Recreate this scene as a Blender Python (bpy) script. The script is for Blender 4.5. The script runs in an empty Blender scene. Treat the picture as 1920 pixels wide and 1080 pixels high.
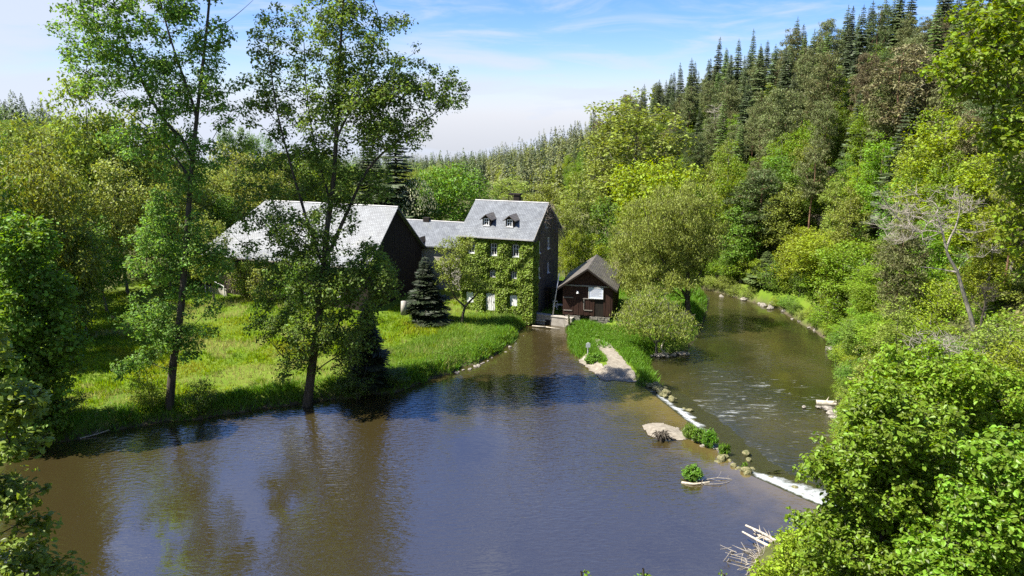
import bpy, math, random
import numpy as np
from mathutils import Vector

# ------------------------------------------------------------------ camera, sky, sun, exposure
scene = bpy.context.scene
COL = scene.collection
PITCH, FPX, CAMH = math.radians(13.0), 1400.0, 24.0
cd = bpy.data.cameras.new('camera'); cam = bpy.data.objects.new('camera', cd); COL.objects.link(cam)
cam.location = (0, 0, CAMH); cam.rotation_euler = (math.pi/2 - PITCH, 0, 0)
cd.sensor_width = 36.0; cd.lens = 36.0*FPX/1920.0; cd.clip_start = 0.2; cd.clip_end = 6000
scene.camera = cam
SUN_AZ = np.array([-1.0, -0.24]); SUN_AZ = SUN_AZ/np.linalg.norm(SUN_AZ); SUN_EL = math.radians(56)

def build_world():
    w = bpy.data.worlds.new('World'); scene.world = w; w.use_nodes = True
    nt = w.node_tree; nt.nodes.clear(); N = nt.nodes.new; L = nt.links.new
    out = N('ShaderNodeOutputWorld'); bg = N('ShaderNodeBackground'); bg.inputs['Strength'].default_value = 0.068
    sky = N('ShaderNodeTexSky'); sky.sky_type = 'NISHITA'; sky.sun_disc = False
    sky.sun_elevation = SUN_EL
    sky.sun_rotation = math.atan2(SUN_AZ[0], SUN_AZ[1])
    sky.air_density = 1.0; sky.dust_density = 0.25; sky.ozone_density = 2.5; sky.altitude = 400
    hs = N('ShaderNodeHueSaturation'); hs.inputs['Saturation'].default_value = 1.22; hs.inputs['Value'].default_value = 1.0
    tint = N('ShaderNodeMix'); tint.data_type = 'RGBA'; tint.blend_type = 'MULTIPLY'; tint.inputs['Factor'].default_value = 1.0
    tint.inputs['B'].default_value = (0.88, 0.915, 1.20, 1); L(sky.outputs[0], tint.inputs['A']); L(tint.outputs['Result'], hs.inputs['Color'])
    tc = N('ShaderNodeTexCoord'); sp = N('ShaderNodeSeparateXYZ'); L(tc.outputs['Generated'], sp.inputs[0])
    def math_(op, a=None, b=None, va=None, vb=None):
        m = N('ShaderNodeMath'); m.operation = op
        if a is not None: L(a, m.inputs[0])
        if b is not None: L(b, m.inputs[1])
        if va is not None: m.inputs[0].default_value = va
        if vb is not None: m.inputs[1].default_value = vb
        return m.outputs[0]
    az = math_('ARCTAN2', sp.outputs[0], sp.outputs[1])
    el = math_('ARCSINE', math_('MINIMUM', math_('MAXIMUM', sp.outputs[2], vb=-0.99), vb=0.99))
    cb = N('ShaderNodeCombineXYZ')
    L(math_('MULTIPLY', az, vb=3.2), cb.inputs[0]); L(math_('MULTIPLY', el, vb=19.0), cb.inputs[1])
    def noise(scale, detail, rough, off, dist=0.3):
        mp = N('ShaderNodeMapping'); mp.inputs['Location'].default_value = off; L(cb.outputs[0], mp.inputs[0])
        n = N('ShaderNodeTexNoise'); n.inputs['Scale'].default_value = scale; n.inputs['Detail'].default_value = detail
        n.inputs['Roughness'].default_value = rough; n.inputs['Distortion'].default_value = dist
        L(mp.outputs[0], n.inputs['Vector']); return n.outputs['Fac']
    def ramp(fac, a, b):
        mr = N('ShaderNodeMapRange'); mr.interpolation_type = 'SMOOTHSTEP'
        mr.inputs['From Min'].default_value = a; mr.inputs['From Max'].default_value = b; L(fac, mr.inputs['Value']); return mr.outputs[0]
    # a broad low bank of cloud that thickens towards the horizon, and thin cirrus wisps above it
    bank = math_('ADD', noise(0.8, 6, 0.55, (3.1, 0.4, 0)), math_('MULTIPLY', math_('SUBTRACT', el, vb=0.035), vb=-1.6))
    # more cloud to the west (left)
    bank = math_('ADD', bank, math_('MULTIPLY', math_('ADD', az, vb=0.05), vb=-0.30))
    e2 = math_('POWER', math_('MULTIPLY', math_('ABSOLUTE', math_('SUBTRACT', el, vb=0.030)), vb=45.0), vb=2.0)
    band = math_('MULTIPLY', math_('DIVIDE', None, math_('ADD', e2, vb=1.0), va=1.0), ramp(az, -0.45, 0.05))
    bank = math_('ADD', bank, math_('MULTIPLY', band, vb=0.17))
    bank = math_('ADD', bank, math_('MULTIPLY', math_('MULTIPLY', ramp(az, -0.36, -0.56), ramp(el, 0.03, 0.09)), vb=0.24))
    bank = math_('MULTIPLY', ramp(bank, 0.45, 0.68), vb=0.9)
    wis = math_('MULTIPLY', ramp(noise(1.7, 8, 0.62, (7.7, 2.0, 1.0), 1.0), 0.40, 0.78), vb=0.68)
    haze_lo = math_('MULTIPLY', ramp(el, 0.09, 0.0), vb=0.55)
    m1 = math_('MAXIMUM', bank, wis); m1 = math_('MAXIMUM', m1, haze_lo)
    mix = N('ShaderNodeMix'); mix.data_type = 'RGBA'; L(m1, mix.inputs['Factor'])
    L(hs.outputs[0], mix.inputs['A']); mix.inputs['B'].default_value = (4.6, 5.05, 6.0, 1)
    L(mix.outputs['Result'], bg.inputs['Color']); L(bg.outputs[0], out.inputs[0])
build_world()
sd = bpy.data.lights.new('sun', 'SUN'); sun = bpy.data.objects.new('sun', sd); COL.objects.link(sun)
sd.energy = 5.0; sd.angle = math.radians(0.5); sd.color = (1.0, 0.95, 0.86)
sv = Vector((SUN_AZ[0]*math.cos(SUN_EL), SUN_AZ[1]*math.cos(SUN_EL), math.sin(SUN_EL)))
sun.rotation_euler = sv.to_track_quat('Z', 'Y').to_euler()
sun.location = (-60, -30, 90)
vs = scene.view_settings; vs.view_transform = 'Standard'; vs.look = 'None'; vs.exposure = 1.3; vs.gamma = 1.0; vs.use_curve_mapping = False
cy = scene.cycles
cy.max_bounces = 6; cy.diffuse_bounces = 3; cy.glossy_bounces = 2; cy.transmission_bounces = 3; cy.transparent_max_bounces = 4; cy.volume_bounces = 0
cy.use_denoising = False; cy.caustics_reflective = False; cy.caustics_refractive = False; cy.sample_clamp_indirect = 6.0

# ------------------------------------------------------------------ photo-plan helpers
def ray(px, py):
    a, b = (px-960)/FPX, (py-540)/FPX
    return np.array([a, math.cos(PITCH)-b*math.sin(PITCH), -math.sin(PITCH)-b*math.cos(PITCH)])
def P(px, py, z=0.0):
    d = ray(px, py); t = (z-CAMH)/d[2]; return np.array([0, 0, CAMH]) + d*t
def at(px, py, Y):
    d = ray(px, py); return np.array([0, 0, CAMH]) + d*(Y/d[1])
def xy(*pts, z=0.0): return [tuple(P(px, py, z)[:2]) for px, py in pts]

# ------------------------------------------------------------------ object helpers
def tag(o, label=None, cat=None, group=None, kind=None):
    if label: o['label'] = label
    if cat: o['category'] = cat
    if group: o['group'] = group
    if kind: o['kind'] = kind
    return o
def link(name, me, parent=None, mat=None):
    o = bpy.data.objects.new(name, me); COL.objects.link(o)
    if parent is not None: o.parent = parent
    if mat is not None and len(me.materials) == 0: me.materials.append(mat)
    return o
def empty(name, loc=(0, 0, 0), rz=0.0, label=None, cat=None, group=None):
    o = bpy.data.objects.new(name, None); COL.objects.link(o); o.empty_display_size = 0.3
    o.location = tuple(float(v) for v in loc); o.rotation_euler = (0, 0, rz)
    return tag(o, label, cat, group)
def copy_tree(o, parent=None):
    c = o.copy(); COL.objects.link(c)
    if parent is not None: c.parent = parent
    for ch in list(o.children): copy_tree(ch, c)
    return c
def mesh_np(name, V, faces, smooth=False):
    """faces: list of int arrays (n,k)"""
    V = np.asarray(V, dtype=np.float32).reshape(-1, 3)
    faces = [np.asarray(f, dtype=np.int32) for f in faces if len(f)]
    me = bpy.data.meshes.new(name)
    me.vertices.add(len(V)); me.vertices.foreach_set('co', V.ravel())
    nl = sum(f.size for f in faces); nf = sum(len(f) for f in faces)
    me.loops.add(nl); me.polygons.add(nf)
    li = np.concatenate([f.ravel() for f in faces])
    sizes = np.concatenate([np.full(len(f), f.shape[1], dtype=np.int32) for f in faces])
    starts = np.concatenate([[0], np.cumsum(sizes)[:-1]]).astype(np.int32)
    me.loops.foreach_set('vertex_index', li.astype(np.int32))
    me.polygons.foreach_set('loop_start', starts)
    me.polygons.foreach_set('use_smooth', np.full(nf, smooth, dtype=bool))
    me.update(calc_edges=True); me.validate()
    return me
class MB:
    """collects faces, builds ONE mesh"""
    def __init__(s): s.V = []; s.F = []
    def add(s, vs, fs):
        o = len(s.V); s.V += [tuple(float(c) for c in v) for v in vs]; s.F += [tuple(i+o for i in f) for f in fs]; return s
    def box(s, x0, x1, y0, y1, z0, z1):
        vs = [(x0,y0,z0),(x1,y0,z0),(x1,y1,z0),(x0,y1,z0),(x0,y0,z1),(x1,y0,z1),(x1,y1,z1),(x0,y1,z1)]
        return s.add(vs, [(3,2,1,0),(4,5,6,7),(0,1,5,4),(1,2,6,5),(2,3,7,6),(3,0,4,7)])
    def bar(s, a, b, r0, r1=None, n=6, cap=True):
        r1 = r0 if r1 is None else r1
        a = Vector(a); b = Vector(b); d = (b-a).normalized()
        u = d.orthogonal().normalized(); v = d.cross(u)
        vs = []
        for p, r in ((a, r0), (b, r1)):
            for k in range(n):
                t = 2*math.pi*k/n; vs.append(p + u*(r*math.cos(t)) + v*(r*math.sin(t)))
        fs = [(k, (k+1) % n, n+(k+1) % n, n+k) for k in range(n)]
        if cap: fs += [tuple(range(n-1, -1, -1)), tuple(range(n, 2*n))]
        return s.add(vs, fs)
    def prism(s, poly, y0, y1):          # polygon in (x,z), extruded along y
        n = len(poly)
        vs = [(x, y0, z) for x, z in poly] + [(x, y1, z) for x, z in poly]
        return s.add(vs, [tuple(range(n)), tuple(range(2*n-1, n-1, -1))] + [(i, n+i, n+(i+1) % n, (i+1) % n) for i in range(n)])
    def prism_x(s, poly, x0, x1):        # polygon in (y,z), extruded along x
        n = len(poly)
        vs = [(x0, y, z) for y, z in poly] + [(x1, y, z) for y, z in poly]
        return s.add(vs, [tuple(range(n-1, -1, -1)), tuple(range(n, 2*n))] + [((i+1) % n, n+(i+1) % n, n+i, i) for i in range(n)])
    def mesh(s, name, smooth=False):
        me = bpy.data.meshes.new(name); me.from_pydata(s.V, [], s.F); me.update()
        if smooth: me.polygons.foreach_set('use_smooth', np.ones(len(me.polygons), dtype=bool))
        return me
    def build(s, name, mat, parent=None, smooth=False):
        return link(name, s.mesh(name, smooth), parent, mat)

# ------------------------------------------------------------------ materials
def new_mat(name):
    m = bpy.data.materials.new(name); m.use_nodes = True
    nt = m.node_tree; nt.nodes.clear(); return m, nt, nt.nodes.new, nt.links.new
def leaf_mat(name, rgb, jit=0.35, hue=0.03, trans=0.35, rough=0.55, patch=None):
    rgb = (min(0.5, rgb[0]*1.12), min(0.5, rgb[1]*1.2), rgb[2]*0.9)
    m, nt, N, L = new_mat(name)
    out = N('ShaderNodeOutputMaterial'); geo = N('ShaderNodeNewGeometry'); oi = N('ShaderNodeObjectInfo')
    hs = N('ShaderNodeHueSaturation'); hs.inputs['Color'].default_value = (*rgb, 1)
    if patch:
        n = N('ShaderNodeTexNoise'); n.inputs['Scale'].default_value = 0.22; n.inputs['Detail'].default_value = 6; n.inputs['Roughness'].default_value = 0.6; L(geo.outputs['Position'], n.inputs['Vector'])
        cr = N('ShaderNodeValToRGB'); e = cr.color_ramp.elements; e[0].position = 0.36; e[0].color = (*patch[0], 1); e[1].position = 0.64; e[1].color = (*patch[1], 1)
        q = e.new(0.5); q.color = (*rgb, 1); L(n.outputs['Fac'], cr.inputs[0]); L(cr.outputs[0], hs.inputs['Color'])
    mv = N('ShaderNodeMapRange'); mv.inputs['To Min'].default_value = 1-jit*1.25; mv.inputs['To Max'].default_value = 1+jit*1.35
    L(geo.outputs['Random Per Island'], mv.inputs['Value'])
    mo = N('ShaderNodeMapRange'); mo.inputs['To Min'].default_value = 0.85; mo.inputs['To Max'].default_value = 1.15
    L(oi.outputs['Random'], mo.inputs['Value'])
    mm = N('ShaderNodeMath'); mm.operation = 'MULTIPLY'; L(mv.outputs[0], mm.inputs[0]); L(mo.outputs[0], mm.inputs[1]); L(mm.outputs[0], hs.inputs['Value'])
    # hue from object and island
    ad = N('ShaderNodeMath'); ad.operation = 'ADD'; L(geo.outputs['Random Per Island'], ad.inputs[0]); L(oi.outputs['Random'], ad.inputs[1])
    mh = N('ShaderNodeMapRange'); mh.inputs['From Max'].default_value = 2.0
    mh.inputs['To Min'].default_value = 0.5-hue; mh.inputs['To Max'].default_value = 0.5+hue; L(ad.outputs[0], mh.inputs['Value']); L(mh.outputs[0], hs.inputs['Hue'])
    b = N('ShaderNodeBsdfPrincipled'); b.inputs['Roughness'].default_value = rough; b.inputs['Specular IOR Level'].default_value = 0.35
    L(hs.outputs[0], b.inputs['Base Color'])
    tr = N('ShaderNodeBsdfTranslucent')
    hs2 = N('ShaderNodeHueSaturation'); hs2.inputs['Hue'].default_value = 0.485; hs2.inputs['Value'].default_value = 1.5; hs2.inputs['Saturation'].default_value = 1.1
    L(hs.outputs[0], hs2.inputs['Color']); L(hs2.outputs[0], tr.inputs['Color'])
    mx = N('ShaderNodeMixShader'); mx.inputs[0].default_value = trans; L(b.outputs[0], mx.inputs[1]); L(tr.outputs[0], mx.inputs[2])
    L(mx.outputs[0], out.inputs[0]); return m
def solid_mat(name, c1, c2, scale=4.0, rough=0.85, bump=0.0, stretch=(1, 1, 1), detail=6, lo=0.35, hi=0.65, spec=0.3, c3=None):
    m, nt, N, L = new_mat(name)
    out = N('ShaderNodeOutputMaterial'); tc = N('ShaderNodeTexCoord'); mp = N('ShaderNodeMapping'); mp.inputs['Scale'].default_value = stretch
    L(tc.outputs['Object'], mp.inputs[0])
    n = N('ShaderNodeTexNoise'); n.inputs['Scale'].default_value = scale; n.inputs['Detail'].default_value = detail; n.inputs['Roughness'].default_value = 0.65
    L(mp.outputs[0], n.inputs['Vector'])
    cr = N('ShaderNodeValToRGB'); cr.color_ramp.elements[0].position = lo; cr.color_ramp.elements[1].position = hi
    cr.color_ramp.elements[0].color = (*c1, 1); cr.color_ramp.elements[1].color = (*c2, 1)
    if c3:
        e = cr.color_ramp.elements.new((lo+hi)/2); e.color = (*c3, 1)
    L(n.outputs['Fac'], cr.inputs[0])
    b = N('ShaderNodeBsdfPrincipled'); b.inputs['Roughness'].default_value = rough; b.inputs['Specular IOR Level'].default_value = spec
    L(cr.outputs[0], b.inputs['Base Color'])
    if bump:
        bp = N('ShaderNodeBump'); bp.inputs['Strength'].default_value = bump; bp.inputs['Distance'].default_value = 0.05; L(n.outputs['Fac'], bp.inputs['Height']); L(bp.outputs[0], b.inputs['Normal'])
    L(b.outputs[0], out.inputs[0]); return m
def slate_mat(name, c1, c2, sx=0.32, sy=0.24):
    m, nt, N, L = new_mat(name)
    out = N('ShaderNodeOutputMaterial'); uv = N('ShaderNodeUVMap')
    br = N('ShaderNodeTexBrick'); br.inputs['Scale'].default_value = 1.0
    br.inputs['Brick Width'].default_value = sx; br.inputs['Row Height'].default_value = sy; br.inputs['Mortar Size'].default_value = 0.02
    br.inputs['Color1'].default_value = (*c1, 1); br.inputs['Color2'].default_value = (*c2, 1); br.inputs['Mortar'].default_value = tuple(v*0.6 for v in c1)+(1,)
    br.inputs['Bias'].default_value = 0.0
    L(uv.outputs[0], br.inputs['Vector'])
    n = N('ShaderNodeTexNoise'); n.inputs['Scale'].default_value = 0.9; n.inputs['Detail'].default_value = 7; L(uv.outputs[0], n.inputs['Vector'])
    n.inputs['Roughness'].default_value = 0.7
    mr = N('ShaderNodeMapRange'); mr.inputs['From Min'].default_value = 0.3; mr.inputs['From Max'].default_value = 0.7; mr.inputs['To Min'].default_value = 0.55; mr.inputs['To Max'].default_value = 1.2
    L(n.outputs['Fac'], mr.inputs['Value'])
    hs = N('ShaderNodeHueSaturation'); L(br.outputs['Color'], hs.inputs['Color']); L(mr.outputs[0], hs.inputs['Value'])
    n2 = N('ShaderNodeTexNoise'); n2.inputs['Scale'].default_value = 0.45; n2.inputs['Detail'].default_value = 9; n2.inputs['Roughness'].default_value = 0.75; L(uv.outputs[0], n2.inputs['Vector'])
    mr2 = N('ShaderNodeMapRange'); mr2.inputs['From Min'].default_value = 0.54; mr2.inputs['From Max'].default_value = 0.74; mr2.inputs['To Max'].default_value = 0.6; L(n2.outputs['Fac'], mr2.inputs['Value'])
    mo = N('ShaderNodeMix'); mo.data_type = 'RGBA'; L(mr2.outputs[0], mo.inputs['Factor']); L(hs.outputs[0], mo.inputs['A']); mo.inputs['B'].default_value = (0.10, 0.10, 0.055, 1)
    b = N('ShaderNodeBsdfPrincipled'); b.inputs['Roughness'].default_value = 0.5; b.inputs['Specular IOR Level'].default_value = 0.45
    L(mo.outputs['Result'], b.inputs['Base Color'])
    bp = N('ShaderNodeBump'); bp.inputs['Strength'].default_value = 0.5; bp.inputs['Distance'].default_value = 0.03; L(br.outputs['Fac'], bp.inputs['Height']); bp.invert = True
    L(bp.outputs[0], b.inputs['Normal']); L(b.outputs[0], out.inputs[0]); return m
def glass_mat(name):
    m, nt, N, L = new_mat(name); out = N('ShaderNodeOutputMaterial'); b = N('ShaderNodeBsdfPrincipled')
    b.inputs['Base Color'].default_value = (0.02, 0.024, 0.028, 1); b.inputs['Roughness'].default_value = 0.06
    L(b.outputs[0], out.inputs[0]); return m
def water_mat(name, deep, shallow, wind=0.25, foam=False, ior=1.9):
    m, nt, N, L = new_mat(name)
    out = N('ShaderNodeOutputMaterial'); geo = N('ShaderNodeNewGeometry')
    at_ = N('ShaderNodeAttribute'); at_.attribute_name = 'shallow'
    def noise(scale, stretch, rz, detail=3, rough=0.5, dist=0.0):
        mp = N('ShaderNodeMapping'); mp.inputs['Scale'].default_value = stretch; mp.inputs['Rotation'].default_value = (0, 0, rz)
        L(geo.outputs['Position'], mp.inputs[0])
        n = N('ShaderNodeTexNoise'); n.inputs['Scale'].default_value = scale; n.inputs['Detail'].default_value = detail; n.inputs['Roughness'].default_value = rough; n.inputs['Distortion'].default_value = dist
        L(mp.outputs[0], n.inputs['Vector']); return n.outputs['Fac']
    nb = noise(0.35, (1, 1, 1), 0, 6, 0.6)
    sh = N('ShaderNodeMath'); sh.operation = 'ADD'; L(at_.outputs['Fac'], sh.inputs[0])
    s2 = N('ShaderNodeMath'); s2.operation = 'MULTIPLY_ADD'; L(nb, s2.inputs[0]); s2.inputs[1].default_value = 0.9; s2.inputs[2].default_value = -0.45
    L(s2.outputs[0], sh.inputs[1])
    mr = N('ShaderNodeMapRange'); mr.interpolation_type = 'SMOOTHSTEP'; mr.inputs['From Min'].default_value = 0.1; mr.inputs['From Max'].default_value = 0.9; L(sh.outputs[0], mr.inputs['Value'])
    mix = N('ShaderNodeMix'); mix.data_type = 'RGBA'; mix.inputs['A'].default_value = (*deep, 1); mix.inputs['B'].default_value = (*shallow, 1); L(mr.outputs[0], mix.inputs['Factor'])
    b = N('ShaderNodeBsdfPrincipled'); b.inputs['Roughness'].default_value = 0.02; b.inputs['IOR'].default_value = ior
    col = mix.outputs['Result']
    w1 = noise(1.5, (1.0, 2.8, 1), math.radians(-22), 2.5, 0.5, 0.5)
    w2 = noise(0.5, (1.0, 1.6, 1), math.radians(15), 3, 0.5)
    gust = noise(0.09, (1.0, 0.6, 1), math.radians(35), 3, 0.5)
    gm = N('ShaderNodeMapRange'); gm.inputs['From Min'].default_value = 0.38; gm.inputs['From Max'].default_value = 0.62; gm.inputs['To Min'].default_value = 0.12; gm.inputs['To Max'].default_value = 1.5; L(gust, gm.inputs['Value'])
    h1 = N('ShaderNodeMath'); h1.operation = 'MULTIPLY'; L(w1, h1.inputs[0]); L(gm.outputs[0], h1.inputs[1])
    h2 = N('ShaderNodeMath'); h2.operation = 'MULTIPLY_ADD'; L(w2, h2.inputs[0]); h2.inputs[1].default_value = 0.28; L(h1.outputs[0], h2.inputs[2])
    bp = N('ShaderNodeBump'); bp.inputs['Strength'].default_value = wind; bp.inputs['Distance'].default_value = 0.25; L(h2.outputs[0], bp.inputs['Height'])
    if foam:
        fa = N('ShaderNodeAttribute'); fa.attribute_name = 'foam'
        nf = noise(1.1, (0.5, 2.4, 1), math.radians(-38), 9, 0.75, 0.8)
        ad = N('ShaderNodeMath'); ad.operation = 'MULTIPLY_ADD'; L(fa.outputs['Fac'], ad.inputs[0]); ad.inputs[1].default_value = 0.42; L(nf, ad.inputs[2])
        fr = N('ShaderNodeMapRange'); fr.inputs['From Min'].default_value = 0.70; fr.inputs['From Max'].default_value = 0.95; L(ad.outputs[0], fr.inputs['Value'])
        m2 = N('ShaderNodeMix'); m2.data_type = 'RGBA'; L(fr.outputs[0], m2.inputs['Factor']); L(col, m2.inputs['A']); m2.inputs['B'].default_value = (0.72, 0.75, 0.76, 1); col = m2.outputs['Result']
        rr = N('ShaderNodeMapRange'); rr.inputs['To Min'].default_value = 0.06; rr.inputs['To Max'].default_value = 0.8; L(fr.outputs[0], rr.inputs['Value']); L(rr.outputs[0], b.inputs['Roughness'])
    L(col, b.inputs['Base Color']); L(bp.outputs[0], b.inputs['Normal']); L(b.outputs[0], out.inputs[0]); return m

M = {}
M['bark_dark'] = solid_mat('bark_dark', (0.035, 0.028, 0.02), (0.10, 0.085, 0.065), 5, 0.9, 0.6, (1, 1, 0.25))
M['bark_grey'] = solid_mat('bark_grey', (0.09, 0.08, 0.065), (0.22, 0.20, 0.17), 5, 0.9, 0.5, (1, 1, 0.3))
M['bark_pine'] = solid_mat('bark_pine', (0.10, 0.055, 0.035), (0.26, 0.15, 0.09), 5, 0.9, 0.5, (1, 1, 0.4))
M['deadwood'] = solid_mat('deadwood', (0.20, 0.175, 0.14), (0.42, 0.38, 0.32), 6, 0.9, 0.3, (1, 1, 0.3))
M['drift'] = solid_mat('drift', (0.30, 0.26, 0.20), (0.52, 0.47, 0.38), 6, 0.9, 0.3, (1, 1, 0.3))
M['leaf_alder'] = leaf_mat('leaf_alder', (0.132, 0.202, 0.046), 0.45, 0.025, 0.48)
M['leaf_mid'] = leaf_mat('leaf_mid', (0.118, 0.182, 0.026), 0.4, 0.03, 0.36)
M['leaf_bright'] = leaf_mat('leaf_bright', (0.160, 0.235, 0.020), 0.35, 0.03, 0.4)
M['leaf_yellow'] = leaf_mat('leaf_yellow', (0.215, 0.255, 0.022), 0.35, 0.025, 0.4)
M['leaf_olive'] = leaf_mat('leaf_olive', (0.188, 0.215, 0.042), 0.4, 0.025, 0.33)
M['leaf_willow'] = leaf_mat('leaf_willow', (0.235, 0.262, 0.066), 0.4, 0.02, 0.34)
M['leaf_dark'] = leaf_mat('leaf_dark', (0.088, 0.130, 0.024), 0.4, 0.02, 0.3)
M['leaf_fore'] = leaf_mat('leaf_fore', (0.152, 0.230, 0.028), 0.42, 0.028, 0.42, 0.42)
M['leaf_maple'] = leaf_mat('leaf_maple', (0.165, 0.222, 0.040), 0.28, 0.015, 0.38, 0.42)
M['needle_dark'] = leaf_mat('needle_dark', (0.052, 0.068, 0.030), 0.4, 0.02, 0.12)
M['needle_shade'] = leaf_mat('needle_shade', (0.020, 0.028, 0.013), 0.4, 0.02, 0.1)  # shade on the two bank spruces is put into this near-black needle colour
M['needle_green'] = leaf_mat('needle_green', (0.085, 0.112, 0.042), 0.4, 0.02, 0.15)
M['needle_pine'] = leaf_mat('needle_pine', (0.135, 0.143, 0.062), 0.4, 0.03, 0.15)
M['needle_brown'] = leaf_mat('needle_brown', (0.150, 0.125, 0.075), 0.4, 0.03, 0.15)
M['needle_larch'] = leaf_mat('needle_larch', (0.105, 0.150, 0.035), 0.35, 0.02, 0.25)
M['ivy'] = leaf_mat('ivy', (0.150, 0.215, 0.026), 0.4, 0.025, 0.2)
M['grass'] = leaf_mat('grass', (0.185, 0.26, 0.011), 0.4, 0.03, 0.4, patch=((0.095, 0.19, 0.012), (0.27, 0.28, 0.03)))
M['grass_dry'] = leaf_mat('grass_dry', (0.34, 0.31, 0.14), 0.3, 0.02, 0.3)
M['weed'] = leaf_mat('weed', (0.105, 0.190, 0.020), 0.35, 0.025, 0.35)
M['reed'] = leaf_mat('reed', (0.155, 0.225, 0.045), 0.35, 0.025, 0.35)
M['blossom'] = leaf_mat('blossom', (0.45, 0.44, 0.33), 0.3, 0.01, 0.3)
M['stone'] = solid_mat('stone', (0.10, 0.088, 0.07), (0.34, 0.31, 0.265), 2.2, 0.9, 0.7)
M['stone_moss'] = solid_mat('stone_moss', (0.06, 0.075, 0.02), (0.27, 0.235, 0.13), 2.0, 0.9, 0.7)
M['rock'] = solid_mat('rock', (0.15, 0.125, 0.09), (0.34, 0.29, 0.22), 0.8, 0.95, 0.8)
M['gravel'] = solid_mat('gravel', (0.17, 0.145, 0.11), (0.29, 0.26, 0.205), 3.0, 0.95, 0.6)
M['gravel_wet'] = solid_mat('gravel_wet', (0.10, 0.085, 0.05), (0.26, 0.22, 0.14), 1.2, 0.5, 0.5)
M['slate'] = slate_mat('slate', (0.135, 0.147, 0.160), (0.19, 0.206, 0.222))
M['slate_brown'] = slate_mat('slate_brown', (0.13, 0.115, 0.10), (0.18, 0.16, 0.14))
M['plaster'] = solid_mat('plaster', (0.30, 0.28, 0.24), (0.45, 0.42, 0.37), 1.5, 0.95, 0.3)
M['wall_stone'] = solid_mat('wall_stone', (0.055, 0.045, 0.038), (0.13, 0.11, 0.09), 1.6, 0.95, 0.6)
M['concrete'] = solid_mat('concrete', (0.26, 0.235, 0.20), (0.42, 0.39, 0.34), 1.3, 0.9, 0.4)
M['timber_dark'] = solid_mat('timber_dark', (0.010, 0.008, 0.006), (0.030, 0.022, 0.016), 3, 0.9, 0.4, (4, 4, 0.4))
M['timber_red'] = solid_mat('timber_red', (0.020, 0.009, 0.006), (0.060, 0.026, 0.017), 3, 0.85, 0.4, (5, 5, 0.35))
M['timber_grey'] = solid_mat('timber_grey', (0.16, 0.14, 0.12), (0.34, 0.31, 0.27), 3, 0.9, 0.3, (5, 5, 0.35))
M['white'] = solid_mat('white', (0.68, 0.68, 0.67), (0.82, 0.82, 0.81), 2.5, 0.7, 0.1)
M['white_shabby'] = solid_mat('white_shabby', (0.45, 0.44, 0.42), (0.78, 0.78, 0.77), 1.4, 0.8, 0.2)
M['sign_blue'] = solid_mat('sign_blue', (0.55, 0.60, 0.74), (0.72, 0.75, 0.84), 1.4, 0.5, 0.0)
M['glass'] = glass_mat('glass')
M['zinc'] = solid_mat('zinc', (0.34, 0.33, 0.33), (0.50, 0.49, 0.49), 2, 0.5, 0.1)
M['creeper'] = solid_mat('creeper', (0.13, 0.10, 0.075), (0.30, 0.25, 0.20), 6, 0.95, 0.2)
M['steel'] = solid_mat('steel', (0.45, 0.46, 0.46), (0.6, 0.6, 0.6), 3, 0.45, 0.1)
def white_mat():
    m, nt, N, L = new_mat('white_water'); out = N('ShaderNodeOutputMaterial')
    u = N('ShaderNodeAttribute'); u.attribute_name = 'run'; o = N('ShaderNodeAttribute'); o.attribute_name = 'fall'; f = N('ShaderNodeAttribute'); f.attribute_name = 'foam'
    cb = N('ShaderNodeCombineXYZ'); L(u.outputs['Fac'], cb.inputs[0]); L(o.outputs['Fac'], cb.inputs[1])
    def noise(sc, st, d):
        mp = N('ShaderNodeMapping'); mp.inputs['Scale'].default_value = st; L(cb.outputs[0], mp.inputs[0])
        n = N('ShaderNodeTexNoise'); n.inputs['Scale'].default_value = sc; n.inputs['Detail'].default_value = d; n.inputs['Roughness'].default_value = 0.7; n.inputs['Distortion'].default_value = 0.5; L(mp.outputs[0], n.inputs['Vector']); return n.outputs['Fac']
    a = noise(2.6, (1, 0.35, 1), 6); b = noise(0.55, (1, 1, 1), 4)
    m1 = N('ShaderNodeMath'); m1.operation = 'ADD'; L(a, m1.inputs[0]); L(b, m1.inputs[1])
    m2 = N('ShaderNodeMath'); m2.operation = 'MULTIPLY_ADD'; L(f.outputs['Fac'], m2.inputs[0]); m2.inputs[1].default_value = 0.52; L(m1.outputs[0], m2.inputs[2])
    r = N('ShaderNodeMapRange'); r.inputs['From Min'].default_value = 1.30; r.inputs['From Max'].default_value = 1.78; L(m2.outputs[0], r.inputs['Value'])
    mx = N('ShaderNodeMix'); mx.data_type = 'RGBA'; L(r.outputs[0], mx.inputs['Factor']); mx.inputs['A'].default_value = (0.035, 0.034, 0.013, 1); mx.inputs['B'].default_value = (0.52, 0.55, 0.56, 1)
    p = N('ShaderNodeBsdfPrincipled'); L(mx.outputs['Result'], p.inputs['Base Color']); p.inputs['IOR'].default_value = 1.6
    rr = N('ShaderNodeMapRange'); rr.inputs['To Min'].default_value = 0.08; rr.inputs['To Max'].default_value = 0.8; L(r.outputs[0], rr.inputs['Value']); L(rr.outputs[0], p.inputs['Roughness'])
    bp = N('ShaderNodeBump'); bp.inputs['Strength'].default_value = 0.7; bp.inputs['Distance'].default_value = 0.15; L(a, bp.inputs['Height']); L(bp.outputs[0], p.inputs['Normal']); L(p.outputs[0], out.inputs[0]); return m
M['white_water'] = white_mat()
M['water_pond'] = water_mat('water_pond', (0.035, 0.027, 0.010), (0.115, 0.085, 0.028), 0.18, ior=3.4)
M['water_river'] = water_mat('water_river', (0.020, 0.021, 0.007), (0.046, 0.040, 0.013), 0.30, foam=True, ior=1.85)

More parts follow.
